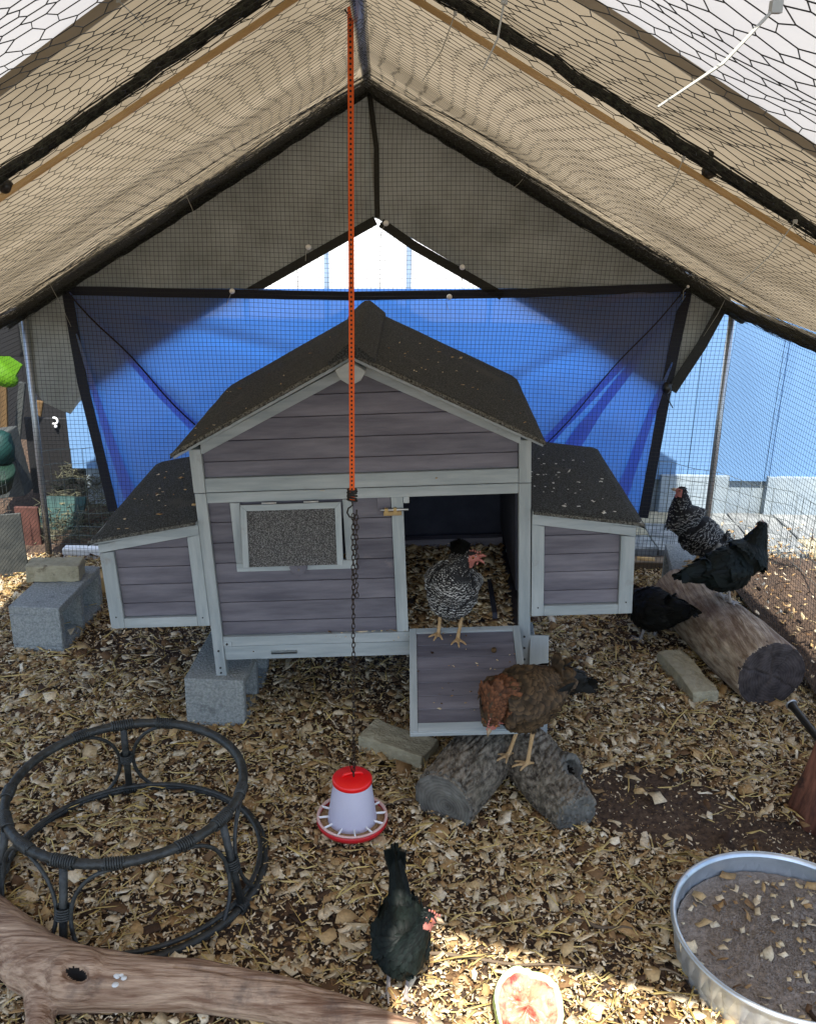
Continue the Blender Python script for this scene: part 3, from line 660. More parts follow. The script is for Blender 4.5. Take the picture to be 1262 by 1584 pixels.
# window
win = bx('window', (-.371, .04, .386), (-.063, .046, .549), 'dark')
def child(o, fn):
    return fn
def frame_board(par, name, pts, y0, y1, m):
    b = MB(); b.prism(pts, y0, y1); a = np.array(b.v); c = (a.min(0) + a.max(0)) / 2
    me = b.mesh(name, c); o = link(name, me, m, par, Vector(c) - par.location)
    bv = o.modifiers.new('b', 'BEVEL'); bv.width = .001; bv.segments = 1; return o
x0, x1, z0, z1, w = -.399, -.034, .358, .5815, .029
frame_board(win, 'frame', rect(x0, x1, z0, z0 + w), -.010, .0025, 'trimx')
frame_board(win, 'frame', rect(x0, x0 + w, z0 + w + .0005, z1), -.010, .0025, 'trimz'); frame_board(win, 'frame', rect(x1 - w, x1, z0 + w + .0005, z1), -.010, .0025, 'trimz')
flap = thing_e = bpy.data.objects.new('window_flap', None); COL.objects.link(flap); flap.parent = coop; flap.location = (-.2165, -.013, .576); flap.rotation_euler = (math.radians(-15), 0, 0)
hw, H = .1495, .188; c = .018
for nm, pts, m in (('frame', [(-hw, 0), (hw, 0), (hw - c, -c), (-hw + c, -c)], 'trimx'), ('frame', [(-hw, -H), (-hw, -.0005), (-hw + c, -c - .0005), (-hw + c, -H)], 'trimz'),
                   ('frame', [(hw, -H), (hw - c, -H), (hw - c, -c - .0005), (hw, -.0005)], 'trimz'), ):
    b = MB(); b.prism(pts, -.010, .002); b.obj(nm, m, flap, bevel=.0008)
b = MB(); b.prism(rect(-hw + c, hw - c, -H + .001, -c), -.004, .001); b.obj('felt_panel', 'feltwin', flap)
for x in (-.063, .062):
    b = MB(); b.tube([(x - .022, -.012, .004), (x + .022, -.012, .004)], .0028, 8); b.obj('hinge', 'steel', flap, smooth=True)
# heart, hook latch
hp = [(.029 * (16 * math.sin(t) ** 3) / 17, .029 * (13 * math.cos(t) - 5 * math.cos(2 * t) - 2 * math.cos(3 * t) - math.cos(4 * t)) / 17) for t in np.linspace(0, 2 * PI, 28, endpoint=False)]
ht = board('heart', [(-.208 + a, .366 + b_) for a, b_ in hp], -.024, -.012, 'plankx', bev=.001)
b = MB(); b.tube([(0, -.0075, .003), (0, -.005, .003)], .003, 8); b.obj('screw', 'steel', ht)
la = bx('bolt_latch', (.058, -.0135, .527), (.112, -.009, .541), 'brass', bev=.0008)
b = MB(); b.tube([(-.036, -.006, .013), (.048, -.006, .013)], .0038, 8); b.obj('rod', 'steel', la, smooth=True)
for x in (-.018, .008): b = MB(); b.box((x - .005, -.011, .004), (x + .005, -.001, .019)); b.obj('bracket', 'brass', la)
bx('corner_block', (.118, -.004, .562), (.136, .010, .582), 'trimx')
# hanging ring on the front where the strap passes, small tag
bx('lock_tag', (.040, -.001, .532), (.0805, .0025, .583), 'plankx')
# roof: two slopes, each with a board, felt and a rough front edge
EZ, HA, RY0, RD, EX = .776, 1.041, -.136, .834, .52
def slope_pts(s, o): # cross-section offset o up
    k = (HA - EZ) / EX; return [(0, HA + o), (s * EX, EZ + o)]
for s in (-1, 1):
    pr = [(0, HA - .006), (s * (EX - .004), EZ - .002), (s * (EX - .004), EZ - .016), (0, HA - .020)]
    r = board('roof_panel', pr, RY0 + .004, RY0 + RD - .004, 'trimy')
    # felt sheet with gentle ripples
    V = []; F = []; nx, ny = 26, 34; k = (HA - EZ) / EX
    for l in range(2):
        for j in range(ny + 1):
            for i in range(nx + 1):
                x = (EX + .004) * i / nx; y = RY0 - .002 + (RD + .004) * j / ny; z = HA - k * x + .003 - l * .0075
                if l == 0: z += .0022 * nz(x * 9, y * 9, s * 3)
                if i == nx: z -= .005
                if j == 0: z -= .004 + .003 * nz(x * 30, 1, 5)
                V.append((s * x, y, z))
    w = nx + 1; T = w * (ny + 1)
    for j in range(ny):
        for i in range(nx): F.append((j * w + i, j * w + i + 1, (j + 1) * w + i + 1, (j + 1) * w + i)); F.append((T + j * w + i, T + (j + 1) * w + i, T + (j + 1) * w + i + 1, T + j * w + i + 1))
    for i in range(nx): F.append((i, T + i, T + i + 1, i + 1)); q = ny * w + i; F.append((q, q + 1, T + q + 1, T + q))
    for j in range(ny): q = j * w + nx; F.append((q, T + q, T + q + w, q + w))
    me = bpy.data.meshes.new('felt'); me.from_pydata(V, [], F)
    bm = bmesh.new(); bm.from_mesh(me); bmesh.ops.recalc_face_normals(bm, faces=bm.faces); bm.to_mesh(me); bm.free()
    link('felt', me, 'felt', coop)
    b = MB(); P = [(s * x, RY0 - .004, HA - k * x - .003) for x in np.linspace(0.012, EX, 40)]; b.tube(P, [.0058 + .002 * nz(i * .9, s, 4) for i in range(40)], 7); b.obj('felt_edge', 'feltedge', coop)
# ridge cap: bent strip
b = MB(); cr = []
for a, zz in ((-.064, -.040), (-.062, -.030), (-.045, -.016), (-.020, .006), (-.008, .014), (.008, .014), (.020, .006), (.045, -.016), (.062, -.030), (.064, -.040), (0, -.014)): cr.append((a, HA + .009 + zz + .004))
n = len(cr); K = 30; vs = []; fs = []
for j in range(K + 1):
    y = RY0 - .012 + (RD + .02) * j / K
    for (a, zz) in cr: vs.append((a + .002 * nz(y * 12, a * 30, 2), y, zz + .003 * nz(y * 10, a * 20, 8)))
for (a, zz) in cr: pass
for j in range(K):
    for i in range(n): fs.append((j * n + i, j * n + (i + 1) % n, (j + 1) * n + (i + 1) % n, (j + 1) * n + i))
fs += [tuple(range(n - 1, -1, -1)), tuple(K * n + i for i in range(n))]
b.add(vs, fs); o = b.obj('ridge_cap', 'felt', coop, center=False)
# nest boxes
def nestbox(s):
    nb = bpy.data.objects.new('nest_box', None); COL.objects.link(nb); nb.parent = coop; nb.location = (s * .5, 0, .18)
    def nbd(name, pts, y0, y1, m):
        if s < 0: pts = [(-x, z) for x, z in pts][::-1]
        b = MB(); b.prism(pts, y0, y1); a = np.array(b.v); c = (a.min(0) + a.max(0)) / 2; me = b.mesh(name, c)
        o = link(name, me, m, nb, Vector(c) - nb.location); bv = o.modifiers.new('b', 'BEVEL'); bv.width = .0012; bv.segments = 1; bv.limit_method = 'ANGLE'; return o
    ztop = lambda x: .5185 - (x - .5) * .172
    BW = .810
    nbd('frame', [(.5, .487), (BW, .487 - .31 * .172 + .004), (BW, ztop(BW)), (.5, ztop(.5))], -.018, .004, 'trimx')
    nbd('frame', [(.5, .181), (.5 + .0375, .181), (.5 + .0375, ztop(.5375) - .034), (.5, .4865)], -.016, .004, 'trimz')
    nbd('frame', [(BW - .043, .181), (BW, .181), (BW, .436), (BW - .043, ztop(BW - .043) - .0325)], -.016, .004, 'trimz')
    nbd('frame', rect(.538, BW - .0435, .181, .214), -.016, .004, 'trimx')
    zz = [.215, .261, .3235, .382, .4435, .486]
    for i in range(5):
        a0, a1 = zz[i] + .001, zz[i + 1] - .001; t0 = ztop(.538) - .034; t1 = ztop(.767) - .034
        if a1 <= t1: nbd('plank', rect(.5385, .7665, a0, a1), -.004, .008, 'plankx')
        elif a0 < t1: nbd('plank', [(.5385, a0), (.7665, a0), (.7665, t1), (.7665 - (min(a1, t0) - t1) / .172 if a1 < t0 else .5385, min(a1, t0)), (.5385, min(a1, t0))], -.004, .008, 'plankx')
        else:
            xe = .5385 + max(.01, (t0 - a0) / .172); nbd('plank', [(.5385, a0), (xe, a0), (.5385, t0)], -.004, .008, 'plankx')
    nbd('side_panel', rect(BW - .012, BW - .001, .183, .43), .0045, .70, 'planky'); nbd('base_panel', rect(.5, BW - .013, .183, .195), .0045, .70, 'planky')
    nbd('back_panel', [(.5, .183), (BW, .183), (BW, .44), (.5, .5)], .7005, .712, 'plankx')
    nbd('post', rect(BW - .04, BW, .183, .43), .713, .735, 'trimz')
    # lid: board and felt
    lid0 = lambda x: .531 - (x - .5) * .150
    nbd('lid', [(.501, lid0(.501) - .012), (.828, lid0(.828) - .012), (.828, lid0(.828)), (.501, lid0(.501))], -.034, .752, 'trimy')
    V = []; F = []; nx, ny = 14, 26
    for l in range(2):
        for j in range(ny + 1):
            for i in range(nx + 1):
                x = .501 + .331 * i / nx; y = -.040 + .797 * j / ny; z = lid0(x) + .0065 - l * .005 + (.0025 * nz(x * 9, y * 9, s * 6) if l == 0 else 0)
                if i == nx: z -= .007
                if j == 0: z -= .006
                V.append((s * x, y, z))
    w = nx + 1; T = w * (ny + 1)
    for j in range(ny):
        for i in range(nx): F.append((j * w + i, j * w + i + 1, (j + 1) * w + i + 1, (j + 1) * w + i)); F.append((T + j * w + i, T + (j + 1) * w + i, T + (j + 1) * w + i + 1, T + j * w + i + 1))
    for i in range(nx): F.append((i, T + i, T + i + 1, i + 1)); q = ny * w + i; F.append((q, q + 1, T + q + 1, T + q))
    for j in range(ny): q = j * w + nx; F.append((q, T + q, T + q + w, q + w))
    V = [tuple(Vector(v) - nb.location) for v in V]; me = bpy.data.meshes.new('felt'); me.from_pydata(V, [], F)
    bm = bmesh.new(); bm.from_mesh(me); bmesh.ops.recalc_face_normals(bm, faces=bm.faces); bm.to_mesh(me); bm.free(); link('felt', me, 'felt', nb)
    b = MB(); b.tube([Vector((s * x, -.041, lid0(x) + .001)) - nb.location for x in np.linspace(.503, .83, 30)], [.0048 + .0015 * nz(i, s, 4) for i in range(30)], 6); b.obj('felt_edge', 'feltedge', nb)
    for x, z in ((BW - .02, .22), (.52, .21)):
        b = MB(); b.tube([Vector((s * x, -.0175, z)) - nb.location, Vector((s * x, -.0155, z)) - nb.location], .0024, 8); b.obj('screw', 'screw', nb)
for s in (-1, 1): nestbox(s)
# ramp door
rp = bpy.data.objects.new('ramp', None); COL.objects.link(rp); rp.parent = coop; rp.location = (.292, -.008, .143)
RL = .392; ang = math.atan2(.138, .37); rp.rotation_euler = (ang, 0, 0)      # local -y runs down the ramp
def rb(name, a, b_, m): b = MB(); b.box(a, b_); return b.obj(name, m, rp, bevel=.001)
hw = .1715
rb('frame', (-hw, -RL, -.006), (-hw + .022, 0, .006), 'trimy'); rb('frame', (hw - .022, -RL, -.006), (hw, 0, .006), 'trimy')
rb('frame', (-hw + .0222, -.020, -.006), (hw - .0222, 0, .006), 'trimx'); rb('frame', (-hw + .0222, -RL, -.006), (hw - .0222, -RL + .03, .006), 'trimx')
rb('end_strip', (-hw, -RL - .004, -.012), (hw, -RL - .0003, .004), 'trimx')
ys = np.linspace(-RL + .0305, -.0205, 8)
for i in range(7): rb('plank', (-hw + .0225, ys[i] + .0006, -.003), (hw - .0225, ys[i + 1] - .0006, .0025), 'plankx')
b = MB(); b.tube([(.085, -.10, .003), (.085, -.10, .012)], .008, 10); b.obj('knob', 'brownpost', rp, smooth=True)
b = MB(); b.box((-.03, -.012, -.17), (.03, .0, .17))
o = b.obj('support_board', 'trimz', bevel=.002); o.location = (.522, -.045, .175); o.rotation_euler = (math.radians(-14), math.radians(-1), 0)
tag(o, 'grey upright board leaning against the right front corner of the coop', 'board')
# bedding inside the coop and bits on roofs
def flakes_at(name, pts, L0, label, cat, m='chip', seed=0, tilt=.3):
    p = np.array(pts); n = len(p); L = np.clip(rng.lognormal(math.log(L0), .4, n), .004, .05)
    me = plates(p[:, 0], p[:, 1], p[:, 2], L, L * rng.uniform(.3, .8, n), tilt, np.full(n, .001)); return tag(stuff(link(name, me, m)), label, cat)
pts = []
for _ in range(4600):
    x = random.uniform(-.15, .45); y = random.uniform(.0, .60); q = CM @ Vector((x, y, .124 + random.random() * .016 + .085 * y)); pts.append(q)
flakes_at('coop_bedding', pts, .017, 'brown wood chip bedding on the floor inside the coop doorway', 'bedding')
def on_roof(s, x, y, o=.006):
    return CM @ Vector((s * x, y, HA - (HA - EZ) / EX * x + o))
def on_lid(s, x, y): return CM @ Vector((s * x, y, .531 - (x - .5) * .15 + .0085))
flakes_at('roof_debris', [on_roof(random.choice((-1, 1)), random.uniform(.08, .5), random.uniform(-.1, .6)) for _ in range(46)], .007, 'scattered wood bits and specks on the coop roof felt', 'debris', tilt=.1)
flakes_at('lid_debris', [on_lid(-1, random.uniform(.53, .8), random.uniform(0, .6)) for _ in range(30)], .009, 'wood bits lying on the left nest box lid', 'debris', tilt=.1)
flakes_at('lid_droppings', [on_lid(1, random.uniform(.53, .8), random.uniform(0, .6)) for _ in range(40)], .007, 'white droppings spotted over the right nest box lid', 'droppings', 'dropping', tilt=.08)

pts = [CM @ Vector((random.uniform(-.46, .45), -.0155, random.choice((random.uniform(.06, .13), random.uniform(.6, .66))))) for _ in range(10)]
RM = CM @ Matrix.Translation((.292, -.008, .143)) @ Matrix.Rotation(ang, 4, 'X')
pts += [RM @ Vector((random.uniform(-.15, .15), random.uniform(-RL + .02, -.02), .0042)) for _ in range(34)]
flakes_at('ramp_litter', pts, .0055, 'tiny wood bits and specks lying on the coop ramp', 'debris', tilt=.12)
# ------------------------------------------------------------------ blocks and bricks
def cinder(loc, rz, label, rx=0, L=.39, W=.19, H=.19):
    """hollow block, length along local y, cores opening through its side faces (along x)"""
    t = thing('cinder_block', label, 'cinder block', loc, rz, 'hollow grey cinder blocks'); t.rotation_euler = (rx, 0, rz)
    wt = .032
    b = MB(); bm = bmesh.new()
    # side profile in (y,z) with two holes, extruded in x
    ys = [0, wt, L / 2 - wt / 2, L / 2 + wt / 2, L - wt, L]; zs_ = [0, wt, H - wt, H]
    b.box((0, 0, 0), (W, L, wt)); b.box((0, 0, H - wt), (W, L, H))
    for a, c in ((0, wt), (L / 2 - wt / 2, L / 2 + wt / 2), (L - wt, L)): b.box((0, a, wt), (W, c, H - wt))
    bm.free(); o = link('shell', b.mesh('shell', fixn=True), 'block', t)
    rm = o.modifiers.new('b', 'BEVEL'); rm.width = .003; rm.limit_method = 'ANGLE'; rm.segments = 1; rm.angle_limit = .9
    return t
cinder((-.598, -.035, -.012), math.radians(-3), 'grey cinder block under the left front foot of the coop')
p0 = Z(22, 1008); p1 = Z(105, 1005); p2 = Z(150, 960)
cinder((p0.x, p0.y, -.004), math.radians(-4), 'cinder block on the far left carrying a loose brick')
cinder((.352, .03, -.012), math.radians(-2), 'cinder block under the right front corner of the coop, partly behind the ramp')
cinder((1.165, .80, -.005), math.radians(-8), 'cinder block behind the peeled log where a barred hen stands')
cinder((-.6, .45, -.012), 0, 'cinder block under the left rear foot of the coop')
def brick(loc, rz, size, label, rx=0, ry=0):
    b = MB(); bm = bmesh.new(); sx, sy, sz = size; b.box((-sx / 2, -sy / 2, 0), (sx / 2, sy / 2, sz)); me = b.mesh('brick'); bm.from_mesh(me)
    bmesh.ops.subdivide_edges(bm, edges=bm.edges, cuts=5, use_grid_fill=True)
    for v in bm.verts:
        q = v.co * 30; e = 1 + 1.2 * sum(abs(abs(a) - s / 2) < 1e-4 for a, s in zip((v.co.x, v.co.y, v.co.z - sz / 2), size))
        v.co += Vector((nz(q.x, q.y, q.z), nz(q.y, q.z, q.x + 9), nz(q.z, q.x, q.y + 4))) * .0022 * e
    bm.to_mesh(me); bm.free(); o = link('brick', me, 'paver'); o.location = loc; o.rotation_euler = (rx, ry, rz)
    bv = o.modifiers.new('b', 'BEVEL'); bv.width = .004; bv.limit_method = 'ANGLE'; bv.segments = 2; bv.angle_limit = .8
    return tag(o, label, 'brick', 'buff paver bricks in the run')
brick((-1.262, .70, .187), math.radians(5), (.20, .095, .065), 'buff brick lying on top of the far left cinder block')
brick((.085, -.150, -.006), math.radians(-30), (.225, .11, .058), 'chip-strewn buff brick beside the bark log, left of the ramp end')
brick((1.098, .30, -.006), math.radians(100), (.30, .095, .065), 'long buff brick lying against the side of the peeled log')

# ------------------------------------------------------------------ logs
def fuse(b, voxel, name, smooth_it=2, disp=None):
    """one continuous skin over overlapping closed shapes"""
    me = b.mesh(name); o = bpy.data.objects.new(name, me); COL.objects.link(o)
    r = o.modifiers.new('r', 'REMESH'); r.mode = 'VOXEL'; r.voxel_size = voxel; r.use_smooth_shade = True
    if smooth_it: s = o.modifiers.new('s', 'SMOOTH'); s.factor = .5; s.iterations = smooth_it
    dg = bpy.context.evaluated_depsgraph_get(); m2 = bpy.data.meshes.new_from_object(o.evaluated_get(dg))
    bpy.data.objects.remove(o); bpy.data.meshes.remove(me); m2.name = name
    return m2
def displace(me, fn):
    n = len(me.vertices); co = np.empty(n * 3); me.vertices.foreach_get('co', co); co = co.reshape(-1, 3)
    nr = np.empty(n * 3); me.vertices.foreach_get('normal', nr); nr = nr.reshape(-1, 3)
    d = np.array([fn(Vector(c)) for c in co]); co += nr * d[:, None]; me.vertices.foreach_set('co', co.ravel()); me.update()
def setmat(me, fn):
    """material slot per face from its centre and normal"""
    n = len(me.polygons); c = np.empty(n * 3); me.polygons.foreach_get('center', c); c = c.reshape(-1, 3); q = np.empty(n * 3); me.polygons.foreach_get('normal', q); q = q.reshape(-1, 3)
    me.polygons.foreach_set('material_index', np.array([fn(Vector(a), Vector(b)) for a, b in zip(c, q)], np.int32)); me.polygons.foreach_set('use_smooth', [True] * n)
def barkfn(axis):
    u = axis.normalized(); a = Vector((0, 0, 1)); v = u.cross(a).normalized(); w = u.cross(v)
    def f(p):
        s = p.dot(u); th = math.atan2((p - u * s).dot(v), (p - u * s).dot(w))
        q = Vector((p.x * 1., p.y, p.z)); n1 = noise.noise(Vector((p.dot(v) * 55, p.dot(w) * 55, s * 9))); n2 = noise.noise(Vector((p.dot(v) * 95, p.dot(w) * 95, s * 50)))
        n3 = noise.noise(Vector((p.dot(v) * 95, p.dot(w) * 95, s * 17 + 5))); return .011 * (min(.6, abs(n1) * 3) - .3) + .006 * (min(.5, abs(n3) * 3) - .25) + .003 * n2
    return f
def ringmat(name, c1_, c2_, centre, axis):
    m = bpy.data.materials.new(name); m.use_nodes = True; N = m.node_tree.nodes; L = m.node_tree.links; b = N['Principled BSDF']
    tc = N.new('ShaderNodeTexCoord'); sb = N.new('ShaderNodeVectorMath'); sb.operation = 'SUBTRACT'; sb.inputs[1].default_value = tuple(centre + Vector((.012, 0, -.01))); L.new(tc.outputs['Object'], sb.inputs[0])
    cr = N.new('ShaderNodeVectorMath'); cr.operation = 'CROSS_PRODUCT'; cr.inputs[1].default_value = tuple(axis); L.new(sb.outputs[0], cr.inputs[0])
    no = N.new('ShaderNodeTexNoise'); no.inputs['Scale'].default_value = 22; no.inputs['Detail'].default_value = 8; L.new(tc.outputs['Object'], no.inputs[0])
    ln = N.new('ShaderNodeVectorMath'); ln.operation = 'LENGTH'; L.new(cr.outputs[0], ln.inputs[0])
    ma = N.new('ShaderNodeMath'); ma.operation = 'MULTIPLY_ADD'; ma.inputs[1].default_value = .03; L.new(no.outputs[0], ma.inputs[0]); L.new(ln.outputs[1], ma.inputs[2])
    ms = N.new('ShaderNodeMath'); ms.operation = 'MULTIPLY'; ms.inputs[1].default_value = 640; L.new(ma.outputs[0], ms.inputs[0])
    sn = N.new('ShaderNodeMath'); sn.operation = 'SINE'; L.new(ms.outputs[0], sn.inputs[0])
    mm = N.new('ShaderNodeMath'); mm.operation = 'MULTIPLY_ADD'; mm.inputs[1].default_value = .06; L.new(sn.outputs[0], mm.inputs[0]); L.new(no.outputs[0], mm.inputs[2])
    mr = N.new('ShaderNodeMapRange'); mr.inputs[1].default_value = .3; mr.inputs[2].default_value = .75; L.new(mm.outputs[0], mr.inputs[0])
    mx = N.new('ShaderNodeMix'); mx.data_type = 'RGBA'; mx.inputs[6].default_value = (*c1_, 1); mx.inputs[7].default_value = (*c2_, 1); L.new(mr.outputs[0], mx.inputs[0])
    L.new(mx.outputs[2], b.inputs['Base Color']); b.inputs['Roughness'].default_value = .85
    bp = N.new('ShaderNodeBump'); bp.inputs['Strength'].default_value = .6; bp.inputs['Distance'].default_value = .006; L.new(mm.outputs[0], bp.inputs['Height']); L.new(bp.outputs[0], b.inputs['Normal'])
    return m
# forked bark log
LG = Vector((.37, -.28, 0))
c1, c2, J = Vector((.212, -.490, .070)), Vector((.565, -.485, .066)), Vector((.395, -.19, .075))
b = MB()
b.tube([c1 - LG, c1.lerp(J, .4) + Vector((.0, 0, .012)) - LG, J + Vector((-.01, .01, .005)) - LG, J + Vector((.02, .12, 0)) - LG], [.088, .090, .09, .075], 22)
b.tube([J + Vector((.0, .02, .01)) - LG, J.lerp(c2, .35) + Vector((.02, 0, .018)) - LG, J.lerp(c2, .75) + Vector((.01, 0, .0)) - LG, c2 + Vector((.015, -.03, -.01)) - LG], [.088, .082, .078, .060], 20)
b.tube([Vector((.50, -.30, .07)) - LG, Vector((.565, -.375, .105)) - LG, Vector((.577, -.392, .115)) - LG], [.05, .045, .042], 16)
lm = fuse(b, .0036, 'bark_log', 1)
fA = barkfn(J - c1); hc = Vector((.575, -.39, .112)) - LG; hd = Vector((.45, -.6, .45)).normalized()
cutn = (c1 - J).normalized(); cutn2 = (c2 - J).normalized()
def lf(p):
    if (p - (c1 - LG)).dot(cutn) > -.004: return .0015 * nz(p.x * 60, p.y * 60, p.z * 60)
    d = (p - hc); r = (d - hd * d.dot(hd)).length
    if d.dot(hd) > -.02 and r < .03: return -.045 * max(0, 1 - (r / .03) ** 4)
    return fA(p)
displace(lm, lf)
lm.materials.append(M['bark']); lm.materials.append(ringmat('grey_end_rings', (.055, .052, .045), (.17, .165, .145), c1 - LG, (c1 - J).normalized())); lm.materials.append(M['hollow']); lm.materials.append(M['drift'])
def lmat(c, n):
    if (c - (c1 - LG)).dot(cutn) > -.006 and n.dot(cutn) > .5: return 1
    d = c - hc; r = (d - hd * d.dot(hd)).length
    if d.length < .075 and r < .024: return 2
    if d.length < .06 and r < .047 and d.dot(hd) > -.03: return 1
    if n.dot(cutn2) > .6 and (c - (c2 - LG)).dot(cutn2) > 0: return 1
    return 0
setmat(lm, lmat); lo_ = link('bark_log', lm, None); lo_.location = LG; tag(lo_, 'forked grey log with furrowed bark and a hollow knot at the ramp end', 'log')
# big peeled log
d0, d1 = Vector((1.335, .16, .120)), Vector((1.195, .86, .105)); DC = (d0 + d1) / 2; DC.z = 0
b = MB(); b.tube([d0 - DC, d0.lerp(d1, .3) - DC, d0.lerp(d1, .7) - DC + Vector((0, 0, -.006)), d1 - DC], [.124, .126, .114, .104], 28)
lm = fuse(b, .005, 'peeled_log', 1); ax = (d0 - d1).normalized()
def plf(p):
    v = .006 * nz(p.x * 12, p.y * 4, p.z * 12) + .003 * nz(p.x * 50, p.y * 9, p.z * 50)
    q = p - (d0 - DC)
    if q.dot(ax) > -.012:
        q = q - ax * q.dot(ax); u1 = ax.cross(Vector((0, 0, 1))).normalized(); th = math.atan2(q.z, q.dot(u1)) + .25 * nz(q.length * 25, 3); r = q.length
        for a0, d_ in ((.3, .012), (-1.1, .009), (2.2, .008), (-2.6, .006), (1.4, .005)):
            v -= d_ * math.exp(-((math.sin((th - a0) / 2) * 2 * r) / .0032) ** 2) * min(1, r / .02)
        v += .0015 * math.sin(r * 700)
    return v
displace(lm, plf)
lm.materials.append(M['dlog']); lm.materials.append(ringmat('sawn_end_rings', (.018, .013, .013), (.075, .06, .058), d0 - DC, ax)); setmat(lm, lambda c, n: 1 if abs(n.dot(ax)) > .65 or (c - (d0 - DC)).dot(ax) > -.018 and ((c - (d0 - DC)) - ax * (c - (d0 - DC)).dot(ax)).length < .114 else 0)
o = link('peeled_log', lm, None); o.location = DC; tag(o, 'thick peeled log with dark cut end lying along the right side', 'log')
def seat_on(x, y, r0=None):
    t = ((Vector((x, y, 0)) - Vector((d0.x, d0.y, 0))).dot(Vector((d1.x - d0.x, d1.y - d0.y, 0)))) / Vector((d1.x - d0.x, d1.y - d0.y, 0)).length_squared
    c = d0.lerp(d1, t); e = Vector((x - c.x, y - c.y, 0)).length; return c.z + math.sqrt(max(0, .12 ** 2 - e ** 2))
# driftwood
DW = [Z(-60, 1395, .06), Z(0, 1447, .062), Z(50, 1488, .062), Z(110, 1516, .06), Z(200, 1522, .06), Z(300, 1523, .058), Z(420, 1545, .052), Z(520, 1572, .047), Z(640, 1610, .042)]
rr = [.062, .064, .066, .068, .057, .053, .047, .042, .036]; O3 = Z(200, 1522, 0)
b = MB(); b.tube([p - O3 for p in DW], rr, 24, flat=1.0)
b.tube([Z(70, 1515, .05) - O3, Z(62, 1570, .035) - O3, Z(55, 1640, .02) - O3], [.045, .032, .024], 16)
lm = fuse(b, .0038, 'driftwood_log', 3); kh = Z(118, 1508, .1) - O3
khd = (CP - (kh + O3)).normalized(); khx = Vector((1, 0, 0)) - khd * khd.x; khx.normalize(); khy = khd.cross(khx)
def khr(p):
    q = p - kh; return math.hypot(q.dot(khx) / 1.7, q.dot(khy) + .25 * q.dot(khx)) + .0015 * nz(p.x * 40, p.y * 40, 2) + (1 if q.dot(khd) < -.06 else 0)
def dwf(p):
    d = (p - kh).length; v = .004 * nz(p.x * 7, p.y * 22, p.z * 22) + .0022 * nz(p.x * 14, p.y * 60, p.z * 60)
    q = abs((p.y + .1 * p.x) * 1.0 + .02 * nz(p.x * 8, 0, 3) - (-.045)); v -= .006 * math.exp(-(q / .0035) ** 2) if p.x > .12 else 0
    for y0_, x0_, x1_, kx in ((-.012, -.4, -.06, .5), (.012, .05, .34, -.25), (-.03, -.02, .30, -.15), (.02, -.3, .0, .2)):
        if x0_ < p.x < x1_: v -= .004 * math.exp(-((p.y - y0_ - kx * p.x * .3 - .012 * nz(p.x * 9, y0_ * 50, 1)) / .0022) ** 2) * min(1, (p.x - x0_) * 25, (x1_ - p.x) * 25)
    if d < .075: v += .010 * math.exp(-((d - .04) / .018) ** 2)
    dd = khr(p)
    if dd < .017: v -= .022 * (1 - (dd / .017) ** 3)
    return v
displace(lm, dwf); lm.materials.append(M['drift']); lm.materials.append(M['hollow'])
setmat(lm, lambda c, n: 1 if khr(c) < .0125 else 0)
o = link('driftwood_log', lm, None); o.location = O3; tag(o, 'long smooth brown driftwood branch with a knot hole in front of the rattan ring', 'log')
b = MB(); q = Z(186, 1514, .11) - O3; rg = random.Random(3)
for k in range(9): 
    c = q + Vector((rg.uniform(-.012, .012), rg.uniform(-.02, .02), .002)); b.sphere(c, rg.uniform(.004, .008), 5, sz=.35)
stuff(link('dropping', b.mesh('dropping', smooth=True), 'dropping', o))

# ------------------------------------------------------------------ red-brown stump and pipe on the right edge
b = MB(); P = [(.115, 0), (.118, .02), (.108, .06), (.092, .13), (.08, .20), (.07, .26), (.066, .30), (.0, .30)]
vs = []; n = 40
for r, z in P:
    for j in range(n):
        a = 2 * PI * j / n; k = 1 + .10 * nz(math.cos(a) * 2, math.sin(a) * 2, z * 3) + .03 * nz(math.cos(a) * 9, math.sin(a) * 9, z * 6); vs.append((r * k * math.cos(a), r * k * math.sin(a), z + (.01 * nz(a, r * 9, 2) if z > .25 else 0)))
b.add(vs, [(i * n + j, i * n + (j + 1) % n, (i + 1) * n + (j + 1) % n, (i + 1) * n + j) for i in range(len(P) - 1) for j in range(n)])
o = b.obj('tree_stump', 'redwood', center=False, smooth=True); o.location = Z(1285, 1262) ; o.location.z = -.005; tag(o, 'red-brown tapering stump at the right edge above the metal tub', 'stump')
stp = o.location.copy()
t = thing('metal_pipe', 'dark pipe with flared mouth leaning behind the red-brown stump', 'pipe', (0, 0, 0))
a, c_ = Z(1224, 1090, .08), Z(1275, 1155, .05); t.location = c_ ; t.location.z = 0
b = MB(); b.tube([a - t.location, a.lerp(c_, .12) - t.location, c_ + (c_ - a) * .6 - t.location], [.016, .0125, .0125], 16, cap=False); b.obj('tube', 'black', t, smooth=True)
b = MB(); dd = (a - c_).normalized(); ring = []
u = dd.cross(Vector((0, 0, 1))).normalized(); w_ = dd.cross(u)
b.tube([a - t.location + (u * math.cos(k / 16 * 2 * PI) + w_ * math.sin(k / 16 * 2 * PI)) * .0165 for k in range(16)], .0035, 6, closed=True); b.obj('rim', 'galv', t, smooth=True)

